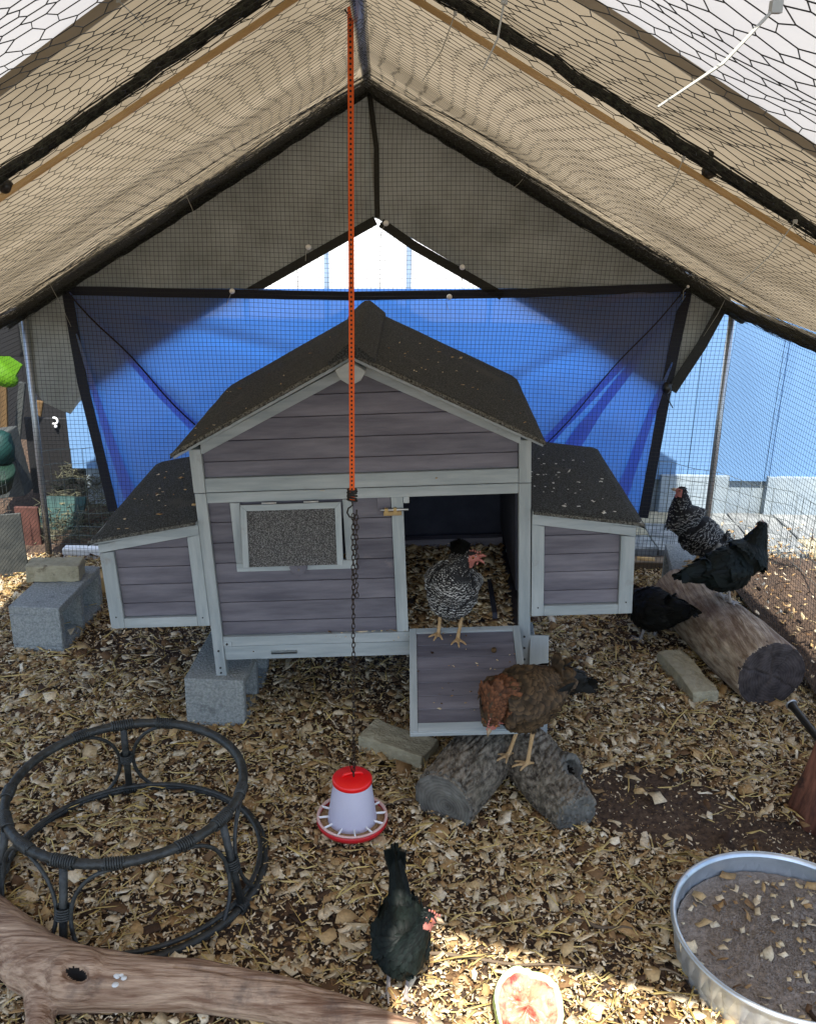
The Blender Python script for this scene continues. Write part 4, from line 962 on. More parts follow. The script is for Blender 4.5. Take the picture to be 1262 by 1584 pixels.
# ------------------------------------------------------------------ tub
TC = Vector((.982, -.985, 0)); TR_ = .262
t = thing('metal_tub', 'round galvanised metal tub filled with sand at the lower right', 'tub', TC)
b = MB(); n = 96; H = .125; out = [(.232, .0), (.236, .012), (.243, .035), (.250, .085), (.2505, .112)]
vs = []
for i, (r, z) in enumerate(out):
    for j in range(n * 2):
        a = PI * j / n; rib = .0035 * math.cos(a * 44) if 0 < i < 4 else 0; vs.append(((r + rib) * math.cos(a), (r + rib) * math.sin(a), z))
m2 = n * 2
b.add(vs, [(i * m2 + j, i * m2 + (j + 1) % m2, (i + 1) * m2 + (j + 1) % m2, (i + 1) * m2 + j) for i in range(len(out) - 1) for j in range(m2)])
b.disc((0, 0, .002), .232, n)
b.obj('shell', 'tub', t, center=False, smooth=True)
b = MB(); b.lathe([(.2475, .112), (.2475, .05), (.23, .015), (.0, .014)], n); b.obj('lining', 'tub', t, center=False, smooth=True)
b = MB(); b.lathe([(.2475, .110), (.251, .119), (.257, .122), (.2615, .119), (.2622, .114), (.259, .111), (.2505, .111)], n); b.obj('rim', 'tub', t, center=False, smooth=True)
# sand inside, own thing
K = 70; V = []; F = []
for i in range(K + 1):
    for j in range(80):
        r = .2435 * i / K; a = 2 * PI * j / 80; x, y = r * math.cos(a), r * math.sin(a)
        z = .070 + .02 * math.exp(-((x - .02) ** 2 + (y + .02) ** 2) / .02) + .010 * nz(x * 9, y * 9, 4) + .006 * nz(x * 30, y * 30, 7) + .003 * nz(x * 90, y * 90, 7); V.append((x, y, z))
for i in range(K):
    for j in range(80): F.append((i * 80 + j, i * 80 + (j + 1) % 80, (i + 1) * 80 + (j + 1) % 80, (i + 1) * 80 + j))
me = bpy.data.meshes.new('sand'); me.from_pydata(V, [], F); me.shade_smooth(); o = link('sand', me, 'sand', None, TC); tag(stuff(o), 'grey-brown sand heaped inside the metal tub', 'sand')
pts = []
for _ in range(250):
    r = .235 * math.sqrt(random.random()); a = random.uniform(0, 6.28); x, y = r * math.cos(a), r * math.sin(a)
    if random.random() < .5 or x > -.05: pts.append((TC.x + x, TC.y + y, .077 + .02 * math.exp(-((x - .02) ** 2 + (y + .02) ** 2) / .02) + .010 * nz(x * 9, y * 9, 4)))
flakes_at('sand_chips', pts, .014, 'wood chips sprinkled on the sand in the tub', 'wood chips', tilt=.35)
# gravelly grains
p = np.array([(random.gauss(0, .1), random.gauss(0, .1)) for _ in range(5000)]); p = p[np.hypot(*p.T) < .23]
zz = np.array([.072 + .02 * math.exp(-((x - .02) ** 2 + (y + .02) ** 2) / .02) + .010 * nz(x * 9, y * 9, 4) + .006 * nz(x * 30, y * 30, 7) for x, y in p])
n = len(p); me = plates(p[:, 0] + TC.x, p[:, 1] + TC.y, zz, rng.uniform(.002, .006, n), rng.uniform(.002, .005, n), .5, np.full(n, .001)); tag(stuff(link('grit', me, 'sand')), 'coarse grit grains on the tub sand', 'grit')

# ------------------------------------------------------------------ hanging strap, chain, feeder
HX, HY = -.030, -.541
st = thing('orange_strap', 'orange webbing strap with black ticks hanging from the tent ridge', 'strap', (HX, HY, 2.0))
b = MB(); b.box((-.0062, -.0012, -1.035), (.0062, .0012, .028)); b.obj('webbing', 'orange', st, center=False)
b = MB()
for k in range(100):
    z = -.006 - k * .0102; b.box((-.0024, -.0019, z - .0022), (.0018, -.0012, z + .0022)); 
stuff(b.obj('stitch_marks', 'blackdot', st))
b = MB()
for k in range(6): b.tube([(.0105 * math.cos(a) * (1 + .12 * (k % 2)), .005 * math.sin(a), -1.008 - k * .0052 + .002 * math.sin(a + k)) for a in np.linspace(0, 2 * PI, 14, endpoint=False)], .0022, 6, closed=True)
b.obj('cord_wrap', 'black', st, smooth=True)
b = MB(); b.tube([(0, 0, -1.035), (0.001, 0, -1.047), (-.009, 0, -1.055), (-.012, 0, -1.066), (-.006, 0, -1.077), (.004, 0, -1.078), (.0105, 0, -1.07), (.011, 0, -1.058)], .0021, 8); b.obj('hook', 'black', st, smooth=True)
b = MB(); b.tube([(-.012, 0, .012), (0, 0, .03), (.012, 0, .012), (0, 0, -.004)], .003, 6, closed=True); b.obj('loop', 'black', st, smooth=True)
ch = thing('chain', 'thin dark chain running from the strap hook down to the feeder', 'chain', (HX + .002, HY, .93))
LK = MB(); LK.tube([(.0042 * math.cos(a), 0, .0088 * math.sin(a)) for a in np.linspace(0, 2 * PI, 14, endpoint=False)], .00125, 5, closed=True); lk = LK.mesh('link', smooth=True); lk.materials.append(M['chain'])
for k in range(56):
    o = link('link', lk, None, ch, (.0006 * math.sin(k), .0, -.006 - k * .0133)); o.rotation_euler = (0, 0, (PI / 2 if k % 2 else 0) + .4)
for k in range(17):
    o = link('link', lk, None, ch, (.008 + .0012 * math.sin(k * .9), .0, -.008 - k * .0128)); o.rotation_euler = (.1, .1 * math.sin(k), (PI / 2 if k % 2 else 0))
fd = thing('feeder', 'white hanging poultry feeder with red lid and red tray ring', 'feeder', (HX - .003, HY + .01, .028))
b = MB(); b.lathe([(.067, .012), (.0665, .02), (.0505, .138), (.050, .140)], 56); b.obj('hopper', 'hopper', fd, center=False, smooth=True)
b = MB(); b.lathe([(.0515, .133), (.0535, .135), (.0535, .145), (.049, .1495), (.02, .153), (.0, .1535)], 56); ld = b.obj('lid', 'red', fd, center=False, smooth=True)
b = MB(); b.tube([(-.027, -.006, .150), (-.020, -.003, .158), (0, .002, .161), (.022, .008, .158), (.029, .010, .150)], [.003, .0045, .005, .0045, .003], 8, flat=1.0); b.obj('handle', 'red', ld, center=False, smooth=True)
b = MB(); b.lathe([(.0, .0), (.080, .0), (.092, .004), (.0965, .012), (.0965, .024), (.093, .024), (.091, .013), (.08, .0075), (0, .006)], 64); b.obj('tray', 'redring', fd, center=False, smooth=True)
b = MB(); b.lathe([(.0885, .0235), (.0955, .0255), (.0965, .0245), (.0955, .0285), (.0895, .0275), (.0885, .0235)], 64); rg_ = b.obj('tray_ring', 'pink', fd, center=False, smooth=True)
for k in range(12):
    a = 2 * PI * k / 12 + .15; b = MB(); c0 = Vector((math.cos(a), math.sin(a), 0)); b.tube([c0 * .0655 + Vector((0, 0, .026)), c0 * .092 + Vector((0, 0, .0255))], .0022, 6, flat=1.8); b.obj('spoke', 'ball', rg_)
b = MB(); b.lathe([(.060, .014), (.078, .017), (.091, .013)], 48); b.obj('feed', 'feed', fd, center=False)
b = MB(); b.tube([(-.0, 0, .16), (.01, 0, .185), (.002, 0, .215), (-.007, 0, .19), (0, 0, .16)], .0013, 5); b.obj('hanger', 'chain', fd, smooth=True)

# ------------------------------------------------------------------ rattan ring stand
RC = Vector((-.578, -.705, 0)); r1, r2, zt, zb = .283, .329, .262, .022
t = thing('rattan_stand', 'round black rattan stand of two rings lying on the wood chips', 'rattan stand', RC)
def ringb(r, z, rad, nm, wob=.0):
    b = MB(); b.tube([(r * math.cos(a), r * math.sin(a), z + wob * math.sin(3 * a)) for a in np.linspace(0, 2 * PI, 96, endpoint=False)], rad, 12, closed=True); return b.obj(nm, 'rattan', t, center=False, smooth=True)
ringb(r1, zt, .0118, 'top_ring'); ringb(r2, zb, .0105, 'base_ring'); ringb(r2 - .012, zb + .016, .006, 'inner_ring', .002)
def binding(path_pt, tang, rad, L, par):
    b = MB(); tg = Vector(tang).normalized(); u = tg.cross(Vector((0, 0, 1)));
    if u.length < .1: u = Vector((1, 0, 0))
    u.normalize(); w = tg.cross(u); P = []
    N_ = int(L / .0055)
    for k in range(N_ * 10): a = k / 10 * 2 * PI; P.append(Vector(path_pt) + tg * (-L / 2 + L * k / (N_ * 10)) + (u * math.cos(a) + w * math.sin(a)) * rad)
    b.tube(P, .0026, 5); b.obj('binding', 'rattan', par, center=False, smooth=True)
tops = [math.radians(x) for x in (96, 222, 318, 20)]
legs_px = [((105, 1325), (105, 1462)), ((190, 1118), (195, 1200)), ((345, 1268), (360, 1400)), ((18, 1268), (12, 1400)), ((382, 1200), (410, 1250))]
angs = []
for q, _ in legs_px[:4]:
    p = Z(*q, zt) - RC; angs.append(math.atan2(p.y, p.x))
for a in angs:
    rt = Vector((math.cos(a) * r1, math.sin(a) * r1, zt)); rb_ = Vector((math.cos(a) * r2, math.sin(a) * r2, zb)); tn = Vector((-math.sin(a), math.cos(a), 0))
    b = MB(); b.tube([rt, rt.lerp(rb_, .5), rb_], .0098, 10); lg = b.obj('leg', 'rattan', t, center=False, smooth=True)
    for s in (-1, 1):
        P = []; zm = zb + (zt - zb) * .47
        for k in range(27):
            ph = math.radians(90 + 150 * k / 26); off = .122 + .104 * math.cos(ph); z = zm + ((zt - .012 - zm) if ph < PI else (zm - zb) * 1.12) * math.sin(ph)
            rr_ = r1 + (r2 - r1) * (zt - z) / (zt - zb); aa = a + s * off / rr_; P.append(Vector((rr_ * math.cos(aa), rr_ * math.sin(aa), z)))
        b = MB(); b.tube(P, .0050, 8); b.obj('bow', 'rattan', t, center=False, smooth=True)
    binding(rt.lerp(rb_, .5), rb_ - rt, .0165, .03, lg); binding(rt, tn, .0135, .06, lg); binding(rb_, tn, .0135, .035, lg)
    for s in (-1, 1):
        aa = a + s * .40; binding(Vector((math.cos(aa) * r1, math.sin(aa) * r1, zt)), Vector((-math.sin(aa), math.cos(aa), 0)), .0132, .045, lg)

# ------------------------------------------------------------------ watermelon
mc = Z(806, 1578); t = thing('watermelon_half', 'pecked half watermelon with red flesh lying in the sunlit chips', 'watermelon', mc, .2)
t.rotation_euler = (math.radians(20), math.radians(2), .3)
b = MB(); Rm_ = .074; n = 48; prof = [(Rm_ * math.sin(a), -Rm_ * 1.0 * math.cos(a)) for a in np.linspace(0, PI / 2 * 1.02, 16)]
vs = []; 
for i, (r, z) in enumerate(prof):
    for j in range(n):
        a = 2 * PI * j / n; k = 1 + .02 * nz(math.cos(a) * 2, math.sin(a) * 2, z * 20); e = (.026 * nz(math.cos(a) * 1.8, math.sin(a) * 1.8, 9) + .008 * nz(math.cos(a) * 6, math.sin(a) * 6, 5)) * (i / 15) ** 2
        vs.append((r * k * math.cos(a), r * k * math.sin(a) * 1.1, z + Rm_ * .95 + e))
fs = [(i * n + j, i * n + (j + 1) % n, (i + 1) * n + (j + 1) % n, (i + 1) * n + j) for i in range(15) for j in range(n)]
b.add(vs, fs); b.obj('rind', 'rind', t, center=False, smooth=True)
b = MB(); top = vs[-n:]; vs2 = []; K = 14
for i in range(K + 1):
    f = 1 - i / K
    for j in range(n):
        x, y, z = top[j]; g_ = 1 - f; dz = -.022 * min(1, g_ * 3) + (.016 * nz(x * f * 35, y * f * 35, 3) + .008 * nz(x * f * 90, y * f * 90, 6)) * min(1, g_ * 4) + .012 * math.exp(-((x * f + .005) ** 2 + (y * f) ** 2) / .0008) 
        vs2.append((x * f * .985, y * f * .985, z + .0005 + (dz if i > 1 else 0)))
b.add(vs2, [(i * n + j, (i + 1) * n + j, (i + 1) * n + (j + 1) % n, i * n + (j + 1) % n) for i in range(K) for j in range(n)], 0)
for k in range(len(b.f)): b.mi[k] = 1 if k < n * 2 else 0
b.obj('flesh', ['flesh', 'rindedge'], t, center=False, smooth=True)

# ------------------------------------------------------------------ hens
def hen(loc, rz, label, f_body, f_neck, f_tail, cfg, legm='leg', seed=0, sc_=1.0, nf=2300, fl=.021, groupname='hens in the run'):
    """faces local +x; cfg holds joint positions in metres"""
    rs = random.Random(seed); t = thing('hen', label, 'hen', loc, rz, groupname); t.scale = (sc_,) * 3; nkr = cfg.get('nr', 1.)
    V = Vector; C = cfg
    chest, rump, tailt = V(C['chest']), V(C['rump']), V(C['tail']); nk, hd_ = V(C['neck']), V(C['head']); hdir = V(C['look']).normalized()
    b = MB()
    # trunk: stations from rump to chest
    br = C.get('r', .056); sag = C.get('sag', .012)
    P = [rump + (rump - chest) * .12]; R_ = [br * .28]
    for f, k in ((0.06, .55), (.2, .80), (.4, .98), (.6, 1.04), (.78, .99), (.92, .80), (1.02, .5)):
        p = rump.lerp(chest, f); p.z -= sag * math.sin(PI * min(1, f)); P.append(p); R_.append(br * k)
    b.tube(P, R_, 18, flat=C.get('deep', 1.08), up=(0, 0, 1))
    # wings against the sides
    for s in (-1, 1):
        a0 = rump.lerp(chest, .88) + V((0, s * br * .62, .004)); a1 = rump.lerp(chest, .45) + V((0, s * br * .70, .0)); a2 = rump.lerp(chest, -.02) + V((0, s * br * .45, .008))
        b.tube([a0, a1, a2], [br * .36, br * .48, br * .18], 12)
    # neck and head
    b.tube([rump.lerp(chest, .82), rump.lerp(chest, .97).lerp(nk, .45), nk, nk.lerp(hd_, .7), hd_], [br * .80, br * .62 * nkr, .0245 * nkr, .0185 * (nkr * .5 + .5), .0165], 16)
    hr = .0185; b.sphere(hd_, hr, 10, sz=.95, sy=.86, sx=1.05)
    up = V((0, 0, 1)) - hdir * hdir.z; up.normalize(); sd_ = hdir.cross(up)
    b.tube([hd_ + hdir * .010, hd_ + hdir * .022 - up * .002], [.0125, .0085], 10)
    # tail core
    b.tube([rump.lerp(chest, .08), rump.lerp(tailt, .5), tailt], [br * .55, br * .34, .006], 12, flat=1.3)
    # legs: thigh feathered, then shank, toes
    for hip, hock, foot, toe in C['legs']:
        hip, hock, foot = V(hip), V(hock), V(foot); b.tube([hip, hip.lerp(hock, .55), hock + V((0, 0, .004))], [br * .48, .021, .0092], 12)
        b.tube([hock + V((0, 0, .008)), hock, hock.lerp(foot, .5), foot + V((0, 0, .005))], [.0085, .0062, .0052, .006], 10)
        for da, L in ((-38, .036), (0, .044), (38, .036), (180, .020)):
            a = math.radians(toe + da); e = V((math.cos(a), math.sin(a), 0)); b.tube([foot + V((0, 0, .005)), foot + e * L * .5 + V((0, 0, .0058)), foot + e * L * .85 + V((0, 0, .0035)), foot + e * L + V((0, 0, .001))], [.0052, .0040, .0034, .0012], 8)
    me = fuse(b, .0028, 'body', 2)
    legs = C['legs']
    def legd(c): return min((c - V(l[2])).length for l in legs)
    hz = max(V(l[1]).z for l in legs)
    def hm(c, n):
        d = c - hd_
        for hip, hock, foot, toe in legs:
            hock, foot = V(hock), V(foot); s = (hock - foot); tt = max(0, min(1, (c - foot).dot(s) / s.length_squared))
            if (c - foot.lerp(hock, tt)).length < .0105 and (c - V(hip)).length > .03: return 1
            if c.z < foot.z + .014 and (c - foot).length < .055: return 1
        if d.dot(hdir) > -.003 and d.length < .03 and d.dot(up) < .010 and abs(d.dot(sd_)) > .002 or d.dot(hdir) > .014 and d.length < .035: return 2
        return 0
    for k in (f_body, legm, 'face'): me.materials.append(M[k])
    setmat(me, hm)
    body = link('body', me, None, t)
    # beak, comb, wattles, eyes
    bt_ = hd_ + hdir * .0235; o_ = C.get('open', 0)
    b = MB(); b.tube([bt_ - hdir * .006 + up * .002, bt_ + hdir * .008 + up * (.003 + o_ * .004), bt_ + hdir * .017 - up * (.001 - o_ * .006)], [.0065, .0046, .0008], 8)
    b.tube([bt_ - hdir * .006 - up * .003, bt_ + hdir * .007 - up * (.003 + o_ * .008), bt_ + hdir * .012 - up * (.003 + o_ * .014)], [.005, .0032, .0008], 8)
    b.obj('beak', 'beak' if not C.get('pinkbeak') else 'face', t, center=False, smooth=True)
    b = MB(); cs = C.get('comb', 1.)
    for k in range(5):
        x = -.008 + k * .0065; b.sphere(hd_ + hdir * (x + .006) + up * (.0165 + .002 * math.sin(k * 1.5)), .0045 * cs, 6, sz=1.5)
    b.obj('comb', 'face', t, center=False, smooth=True)
    b = MB()
    for s in (-1, 1): b.sphere(hd_ + hdir * .016 - up * .0165 + sd_ * s * .004, .005 * cs, 6, sz=1.5)
    b.obj('wattle', 'face', t, center=False, smooth=True)
    for s in (-1, 1):
        b = MB(); b.sphere(hd_ + hdir * .009 + up * .004 + sd_ * s * .0152, .0036, 8); e_ = b.obj('eye', 'eye', t, center=False, smooth=True)
        b = MB(); b.sphere(hd_ + hdir * .0095 + up * .004 + sd_ * s * .0176, .0021, 8); b.obj('pupil', 'pupil', e_, center=False, smooth=True)
    # plumage
    n = len(me.polygons); cc = np.empty(n * 3); me.polygons.foreach_get('center', cc); cc = cc.reshape(-1, 3); nn = np.empty(n * 3); me.polygons.foreach_get('normal', nn); nn = nn.reshape(-1, 3)
    mi = np.empty(n, np.int32); me.polygons.foreach_get('material_index', mi); ar = np.empty(n); me.polygons.foreach_get('area', ar); ar[mi != 0] = 0
    ids = np.random.default_rng(seed).choice(n, nf, p=ar / ar.sum())
    bn = rump.lerp(chest, .9); VV = []; FF = []; UV = []; MI = []
    for i in ids:
        p = V(cc[i]); no = V(nn[i])
        dn = min((p - hd_).length, (p - nk).length, (p - nk.lerp(bn, .5)).length, (p - nk.lerp(hd_, .5)).length)
        onneck = dn < br * .62 and (p - rump.lerp(chest, .6)).length > br * .8
        ontail = (p - rump).dot((rump - chest).normalized()) > .004
        below = p.z < min(chest.z, rump.z) - br * .75
        if onneck: fl_d = (rump.lerp(chest, .75) - hd_).normalized(); L = fl * .95 * (.55 + .6 * min(1, (p - hd_).length / .08)); Wf = L * .42
        elif ontail: fl_d = (tailt - rump).normalized(); L = fl * 1.5; Wf = L * .32
        elif below: fl_d = V((-.2, 0, -1)); L = fl * .7; Wf = L * .5
        else: k_ = max(0, min(1, ((p - rump).dot((chest - rump)) / (chest - rump).length_squared - .55) / .4)); fl_d = ((rump - chest).normalized() * (1 - k_) + V((-.15, 0, -.2 - .9 * k_))).normalized(); L = fl * rs.uniform(.85, 1.2); Wf = L * .62
        fl_d = fl_d - no * fl_d.dot(no)
        if fl_d.length < .05: continue
        fl_d.normalize(); fl_d = (fl_d + no.cross(fl_d) * rs.gauss(0, .13)).normalized(); sdv = no.cross(fl_d)
        lift = rs.uniform(.10, .24); base = len(VV); p0 = p - no * .0015
        for (u, w_, cu) in ((0, .45, 0), (0.45, 1, 0.2), (.8, .9, .12), (1, .3, -.05)):
            q = p0 + fl_d * L * u + no * (L * u * lift * (1 - .5 * u))
            for s in (-1, 1): VV.append(q + sdv * s * Wf * .5 * w_ - no * (.0012 * abs(w_)) ); UV.append((.5 + s * .5 * w_, u))
            VV.append(q + no * .0014); UV.append((.5, u))
        for k in range(3):
            a = base + k * 3; FF += [(a, a + 2, a + 5, a + 3), (a + 2, a + 1, a + 4, a + 5)]
        MI += [1 if onneck else (2 if ontail else 0)] * 6
    # long tail and wing quills
    def quill(p, e, Wq, slot, nrm):
        ax_ = (e - p); L = ax_.length; ax_.normalize(); s_ = ax_.cross(nrm).normalized(); base = len(VV)
        for u, w_ in ((0, .4), (.4, .9), (.8, 1), (1, .35)):
            q = p + ax_ * L * u + nrm * .004 * math.sin(u * 2)
            for s in (-1, 1): VV.append(q + s_ * s * Wq * .5 * w_); UV.append((.5 + s * .5, u))
            VV.append(q + nrm * .0016); UV.append((.5, u))
        for k in range(3):
            a = base + k * 3; FF.extend([(a, a + 2, a + 5, a + 3), (a + 2, a + 1, a + 4, a + 5)]); MI.extend([slot] * 2)
    td = (tailt - rump).normalized()
    for k in range(16):
        s = -1 if k % 2 else 1; f = (k // 2) / 7; quill(rump.lerp(tailt, .25) + V((0, s * .006 * (1 - f), .010 * f)), tailt + td * .018 * (1 - .3 * f) + V((.006 * f, s * (.022 * (1 - f) + .003), .02 * f - .012)), .020, 2, V((0, s, .25)).normalized())
    for s in (-1, 1):
        for k in range(9):
            a = rump.lerp(chest, .55) + V((0, s * (br * 1.02), .018 - .006 * k)); e = rump.lerp(chest, -.06 + .03 * k) + V((0, s * br * (.72), .016 - .007 * k)); quill(a, e, .015, 2 if C.get('darkwing') else 0, V((0, s, .3)).normalized())
    pm = bpy.data.meshes.new('plumage'); pm.from_pydata([tuple(v) for v in VV], [], FF); uvl = pm.uv_layers.new(name='UVMap'); li = np.empty(len(pm.loops), np.int32); pm.loops.foreach_get('vertex_index', li)
    uvl.data.foreach_set('uv', np.array(UV)[li].ravel()); pm.polygons.foreach_set('material_index', MI); pm.polygons.foreach_set('use_smooth', [True] * len(FF))
    for k in (f_body, f_neck, f_tail): pm.materials.append(M[k])
    stuff(link('plumage', pm, None, t)); return t

def legs(y=.028, hx=0., toe=0, fz=0., spread=.0, body=.13, fwd=(.012, .012), t2=None):
    return [((hx, s * y, body), (hx - .012 + fwd[i] * .5, s * (y + .002), .068), (hx + fwd[i], s * (y + spread), fz), toe + (t2 or 0) * s) for i, s in enumerate((-1, 1))]
# barred hen in the doorway: faces the camera, head turned right
sill = CM @ Vector((.248, -.045, .143 - .012 + .006)) 
hen(sill, math.radians(-100), 'black and white barred hen standing in the coop doorway on top of the ramp', 'f_barred', 'f_barred', 'f_tailblack',
    dict(chest=(.048, 0, .155), rump=(-.065, 0, .172), tail=(-.13, .0, .225), neck=(.040, .022, .222), head=(.055, .055, .268), look=(.15, 1, .08), r=.068, deep=1.18, sag=.02, open=1, comb=.5, pinkbeak=1, nr=1.25,
         legs=[((0, -.03, .13), (-.005, -.031, .070), (.004, -.034, .0), -10), ((0, .03, .13), (-.003, .030, .072), (.018, .022, -.004), 14)]), seed=3, nf=3000, fl=.0165, sc_=1.1)
# brown hen on the bark log
hen(Vector((.448, -.368, .134)), math.radians(207), 'brown hen with black tail bending down on the bark log beside the ramp', 'f_dark', 'f_brown', 'f_tailblack',
    dict(chest=(.080, 0, .182), rump=(-.085, 0, .205), tail=(-.165, -.0, .180), neck=(.108, .012, .212), head=(.124, .035, .165), look=(.5, .25, -.85), r=.070, deep=1.05, darkwing=1, comb=.5, nr=1.35,
         legs=[((.015, -.026, .155), (.0, -.028, .100), (.03, -.03, -.004), 10), ((.015, .026, .155), (.0, .028, .100), (.012, .03, .002), -12)]), seed=5, nf=3000, fl=.030, sc_=1.12)
# black hen in front
hen(Vector((.108, -1.07, .004)), math.radians(-88), 'black hen facing forward with raised tail and head turned right, near the watermelon', 'f_black', 'f_black', 'f_black',
    dict(chest=(.035, 0, .115), rump=(-.105, 0, .165), tail=(-.215, -.012, .235), neck=(.028, .040, .195), head=(.020, .062, .250), look=(.35, 1, -.25), r=.062, deep=1.15, comb=.6,
         legs=[((0, -.026, .12), (-.008, -.028, .075), (.0, -.03, .0), 0), ((0, .026, .12), (-.008, .022, .075), (.022, .012, .0), 12)]), legm='greyleg', seed=8, nf=2200, fl=.022, sc_=.90)
# barred hen on the block at the right
bz = .187
hen(Vector((1.285, .93, bz)), math.radians(158), 'dark barred hen with upright neck standing on the block behind the peeled log', 'f_barred2', 'f_barred2', 'f_tailblack',
    dict(chest=(.062, 0, .165), rump=(-.085, 0, .105), tail=(-.17, 0, .075), neck=(.085, 0, .235), head=(.090, 0, .300), look=(1, .1, .05), r=.070, deep=1.05, comb=.2, nr=1.75,
         legs=legs(body=.09, hx=.0)), seed=11, nf=2600, fl=.021, sc_=1.05)
# black hen on the peeled log
lx, ly = 1.262, .52
hen(Vector((lx, ly, seat_on(lx, ly) - .004)), math.radians(20), 'black hen with raised neck standing on top of the thick peeled log', 'f_black', 'f_black', 'f_black',
    dict(chest=(.075, 0, .135), rump=(-.095, 0, .12), tail=(-.18, .0, .118), neck=(.105, .0, .20), head=(.125, -.0, .262), look=(.4, .9, .1), r=.068, deep=1.1, comb=.3, nr=1.75,
         legs=legs(body=.1, toe=-60)), legm='greyleg', seed=13, nf=2300, fl=.024, sc_=1.06)
# dark hen low behind the right nest box
hen(Vector((1.04, .62, .0)), math.radians(118), 'dark brown hen crouching in the shade between the right nest box and the peeled log', 'f_tailblack', 'f_dark', 'f_tailblack',
    dict(chest=(.07, 0, .11), rump=(-.09, 0, .15), tail=(-.16, 0, .18), neck=(.105, 0, .12), head=(.135, 0, .065), look=(.7, 0, -.7), r=.062, deep=1.08, comb=.5,
         legs=legs(body=.1)), legm='greyleg', seed=17, nf=2000, fl=.024, sc_=1.2)

# ------------------------------------------------------------------ base timber, low wire fence
bxw = lambda name, a, b_, m, label, cat: tag(bx(name, a, b_, m, None, .003), label, cat)
bxw('timber_beam', (-1.12, 1.30, -.01), (1.42, 1.37, .045), 'beam', 'long dark timber lying along the foot of the back gable', 'timber')
bxw('timber_offcut', (-1.20, .93, -.01), (-.93, 1.0, .085), 'yellowwood', 'short yellow timber offcut behind the left nest box', 'timber')
b = MB(); b.tube([Z(985, 866, .04), Z(1012, 868, .04)], .016, 12); o = b.obj('bamboo_offcut', 'yellowwood', smooth=True); tag(o, 'pale round wood offcut lying behind the right nest box', 'offcut')
bxw('white_batten', (-1.47, 1.31, .0), (-1.125, 1.36, .052), 'wallwhite', 'white painted batten at the foot of the gable behind the left block', 'batten')
def gardenfence(name, pts, h, label, hfun=None):
    t = thing(name, label, 'wire fence', pts[0]); A = []; B = []
    P = []
    for i in range(len(pts) - 1):
        a, c = Vector(pts[i]), Vector(pts[i + 1]); n = max(2, int((c - a).length / .055))
        P += [a.lerp(c, k / n) for k in range(n)]
    P.append(Vector(pts[-1])); L = t.location
    hh = [h(k / len(P)) for k in range(len(P))]
    for k, p in enumerate(P): 
        q = p + Vector((.015 * nz(k * .4, 1), .02 * nz(k * .35, 3), 0)); A.append(q); B.append(q + Vector((.012 * nz(k * .6, 6), 0, hh[k])))
    vert = strands('upright_wires', np.array(A) - np.array(L), np.array(B) - np.array(L), .0013); stuff(link('upright_wires', vert, 'wire', t))
    A2 = []; B2 = []
    for f in (.03, .12, .22, .36, .52, .70, .86, 1.0):
        R = [np.array(a) * (1 - f) + np.array(b_) * f + np.array((0, .006 * nz(k * .5, f * 9), .010 * nz(k * .45, f * 7, 2))) for k, (a, b_) in enumerate(zip(A, B))]; A2 += R[:-1]; B2 += R[1:]
    hor = strands('level_wires', np.array(A2) - np.array(L), np.array(B2) - np.array(L), .0014); stuff(link('level_wires', hor, 'wire', t))
gardenfence('wire_fence', [(-1.6, 1.46, 0), (1.5, 1.46, 0), (1.72, 1.2, 0), (1.78, -.9, 0)], lambda f: .46 + .03 * math.sin(f * 30) - .12 * max(0, f - .5), 'low galvanised garden wire fence running behind and right of the tent')
gardenfence('wire_fence', [(-1.68, 1.3, 0), (-1.72, -.9, 0)], lambda f: .42 + .03 * math.sin(f * 11), 'low garden wire fence outside the left side net')

# ------------------------------------------------------------------ house behind
hs = thing('house_wall', 'pale blue boarded house wall, upper boards coloured white as if sunlit, with grey skirting behind the tent', 'house', (0, 2.05, 0))
HB = 2.05
def hb(name, a, b_, m): return link_box(name, a, b_, m)
def link_box(name, a, b_, m):
    b = MB(); b.box(a, b_); ar = np.array(b.v); c = (ar.min(0) + ar.max(0)) / 2; return link(name, b.mesh(name, c), m, hs, Vector(c) - hs.location)
link_box('skirting', (-1.60, HB + .03, -.02), (9, HB + .2, .20), 'skirt')
x = -1.66
while x < 8:
    w = .40; link_box('siding_panel', (x, HB, .20), (x + w - .003, HB + .05, (.99 if x < 1.0 else 1.45)), 'wallblue'); link_box('upper_panel', (x, HB, (.992 if x < 1.0 else 1.452)), (x + w - .003, HB + .05, 3.2), 'wallwhite')  # sunlit top and shaded foot of the wall put into the panel colours
    x += w
for x in np.arange(-.32 - .397 * 3, 8, .397):
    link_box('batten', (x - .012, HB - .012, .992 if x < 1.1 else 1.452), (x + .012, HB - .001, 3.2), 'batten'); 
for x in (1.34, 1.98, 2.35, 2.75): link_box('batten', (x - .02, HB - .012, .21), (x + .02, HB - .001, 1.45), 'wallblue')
# skirting blocks step
link_box('skirting_step', (1.4, HB - .03, .0), (1.75, HB + .029, .23), 'skirt'); link_box('skirting_step', (1.95, HB - .03, .0), (2.9, HB + .029, .23), 'skirt')
# patio slabs beyond the gable on the right
t = thing('patio', 'pale and tan paving slabs between the tent and the house', 'paving', (1.6, 1.75, 0)); t['kind'] = 'structure'; del t['category']
x = .8; k = 0
while x < 3.2:
    for y in (1.50, 1.68, 1.86):
        b = MB(); dx = .24; b.box((x + .004 - 1.6, y - 1.75 + .004, -.01), (x + dx - .004 - 1.6, y - 1.75 + .174, .028 + .006 * random.random())); o = b.obj('slab', 'slab' if (k * 7 + int(y * 100)) % 5 else 'paver', t, bevel=.003); o.rotation_euler = (0, 0, random.uniform(-.05, .05))
    x += .24; k += 1
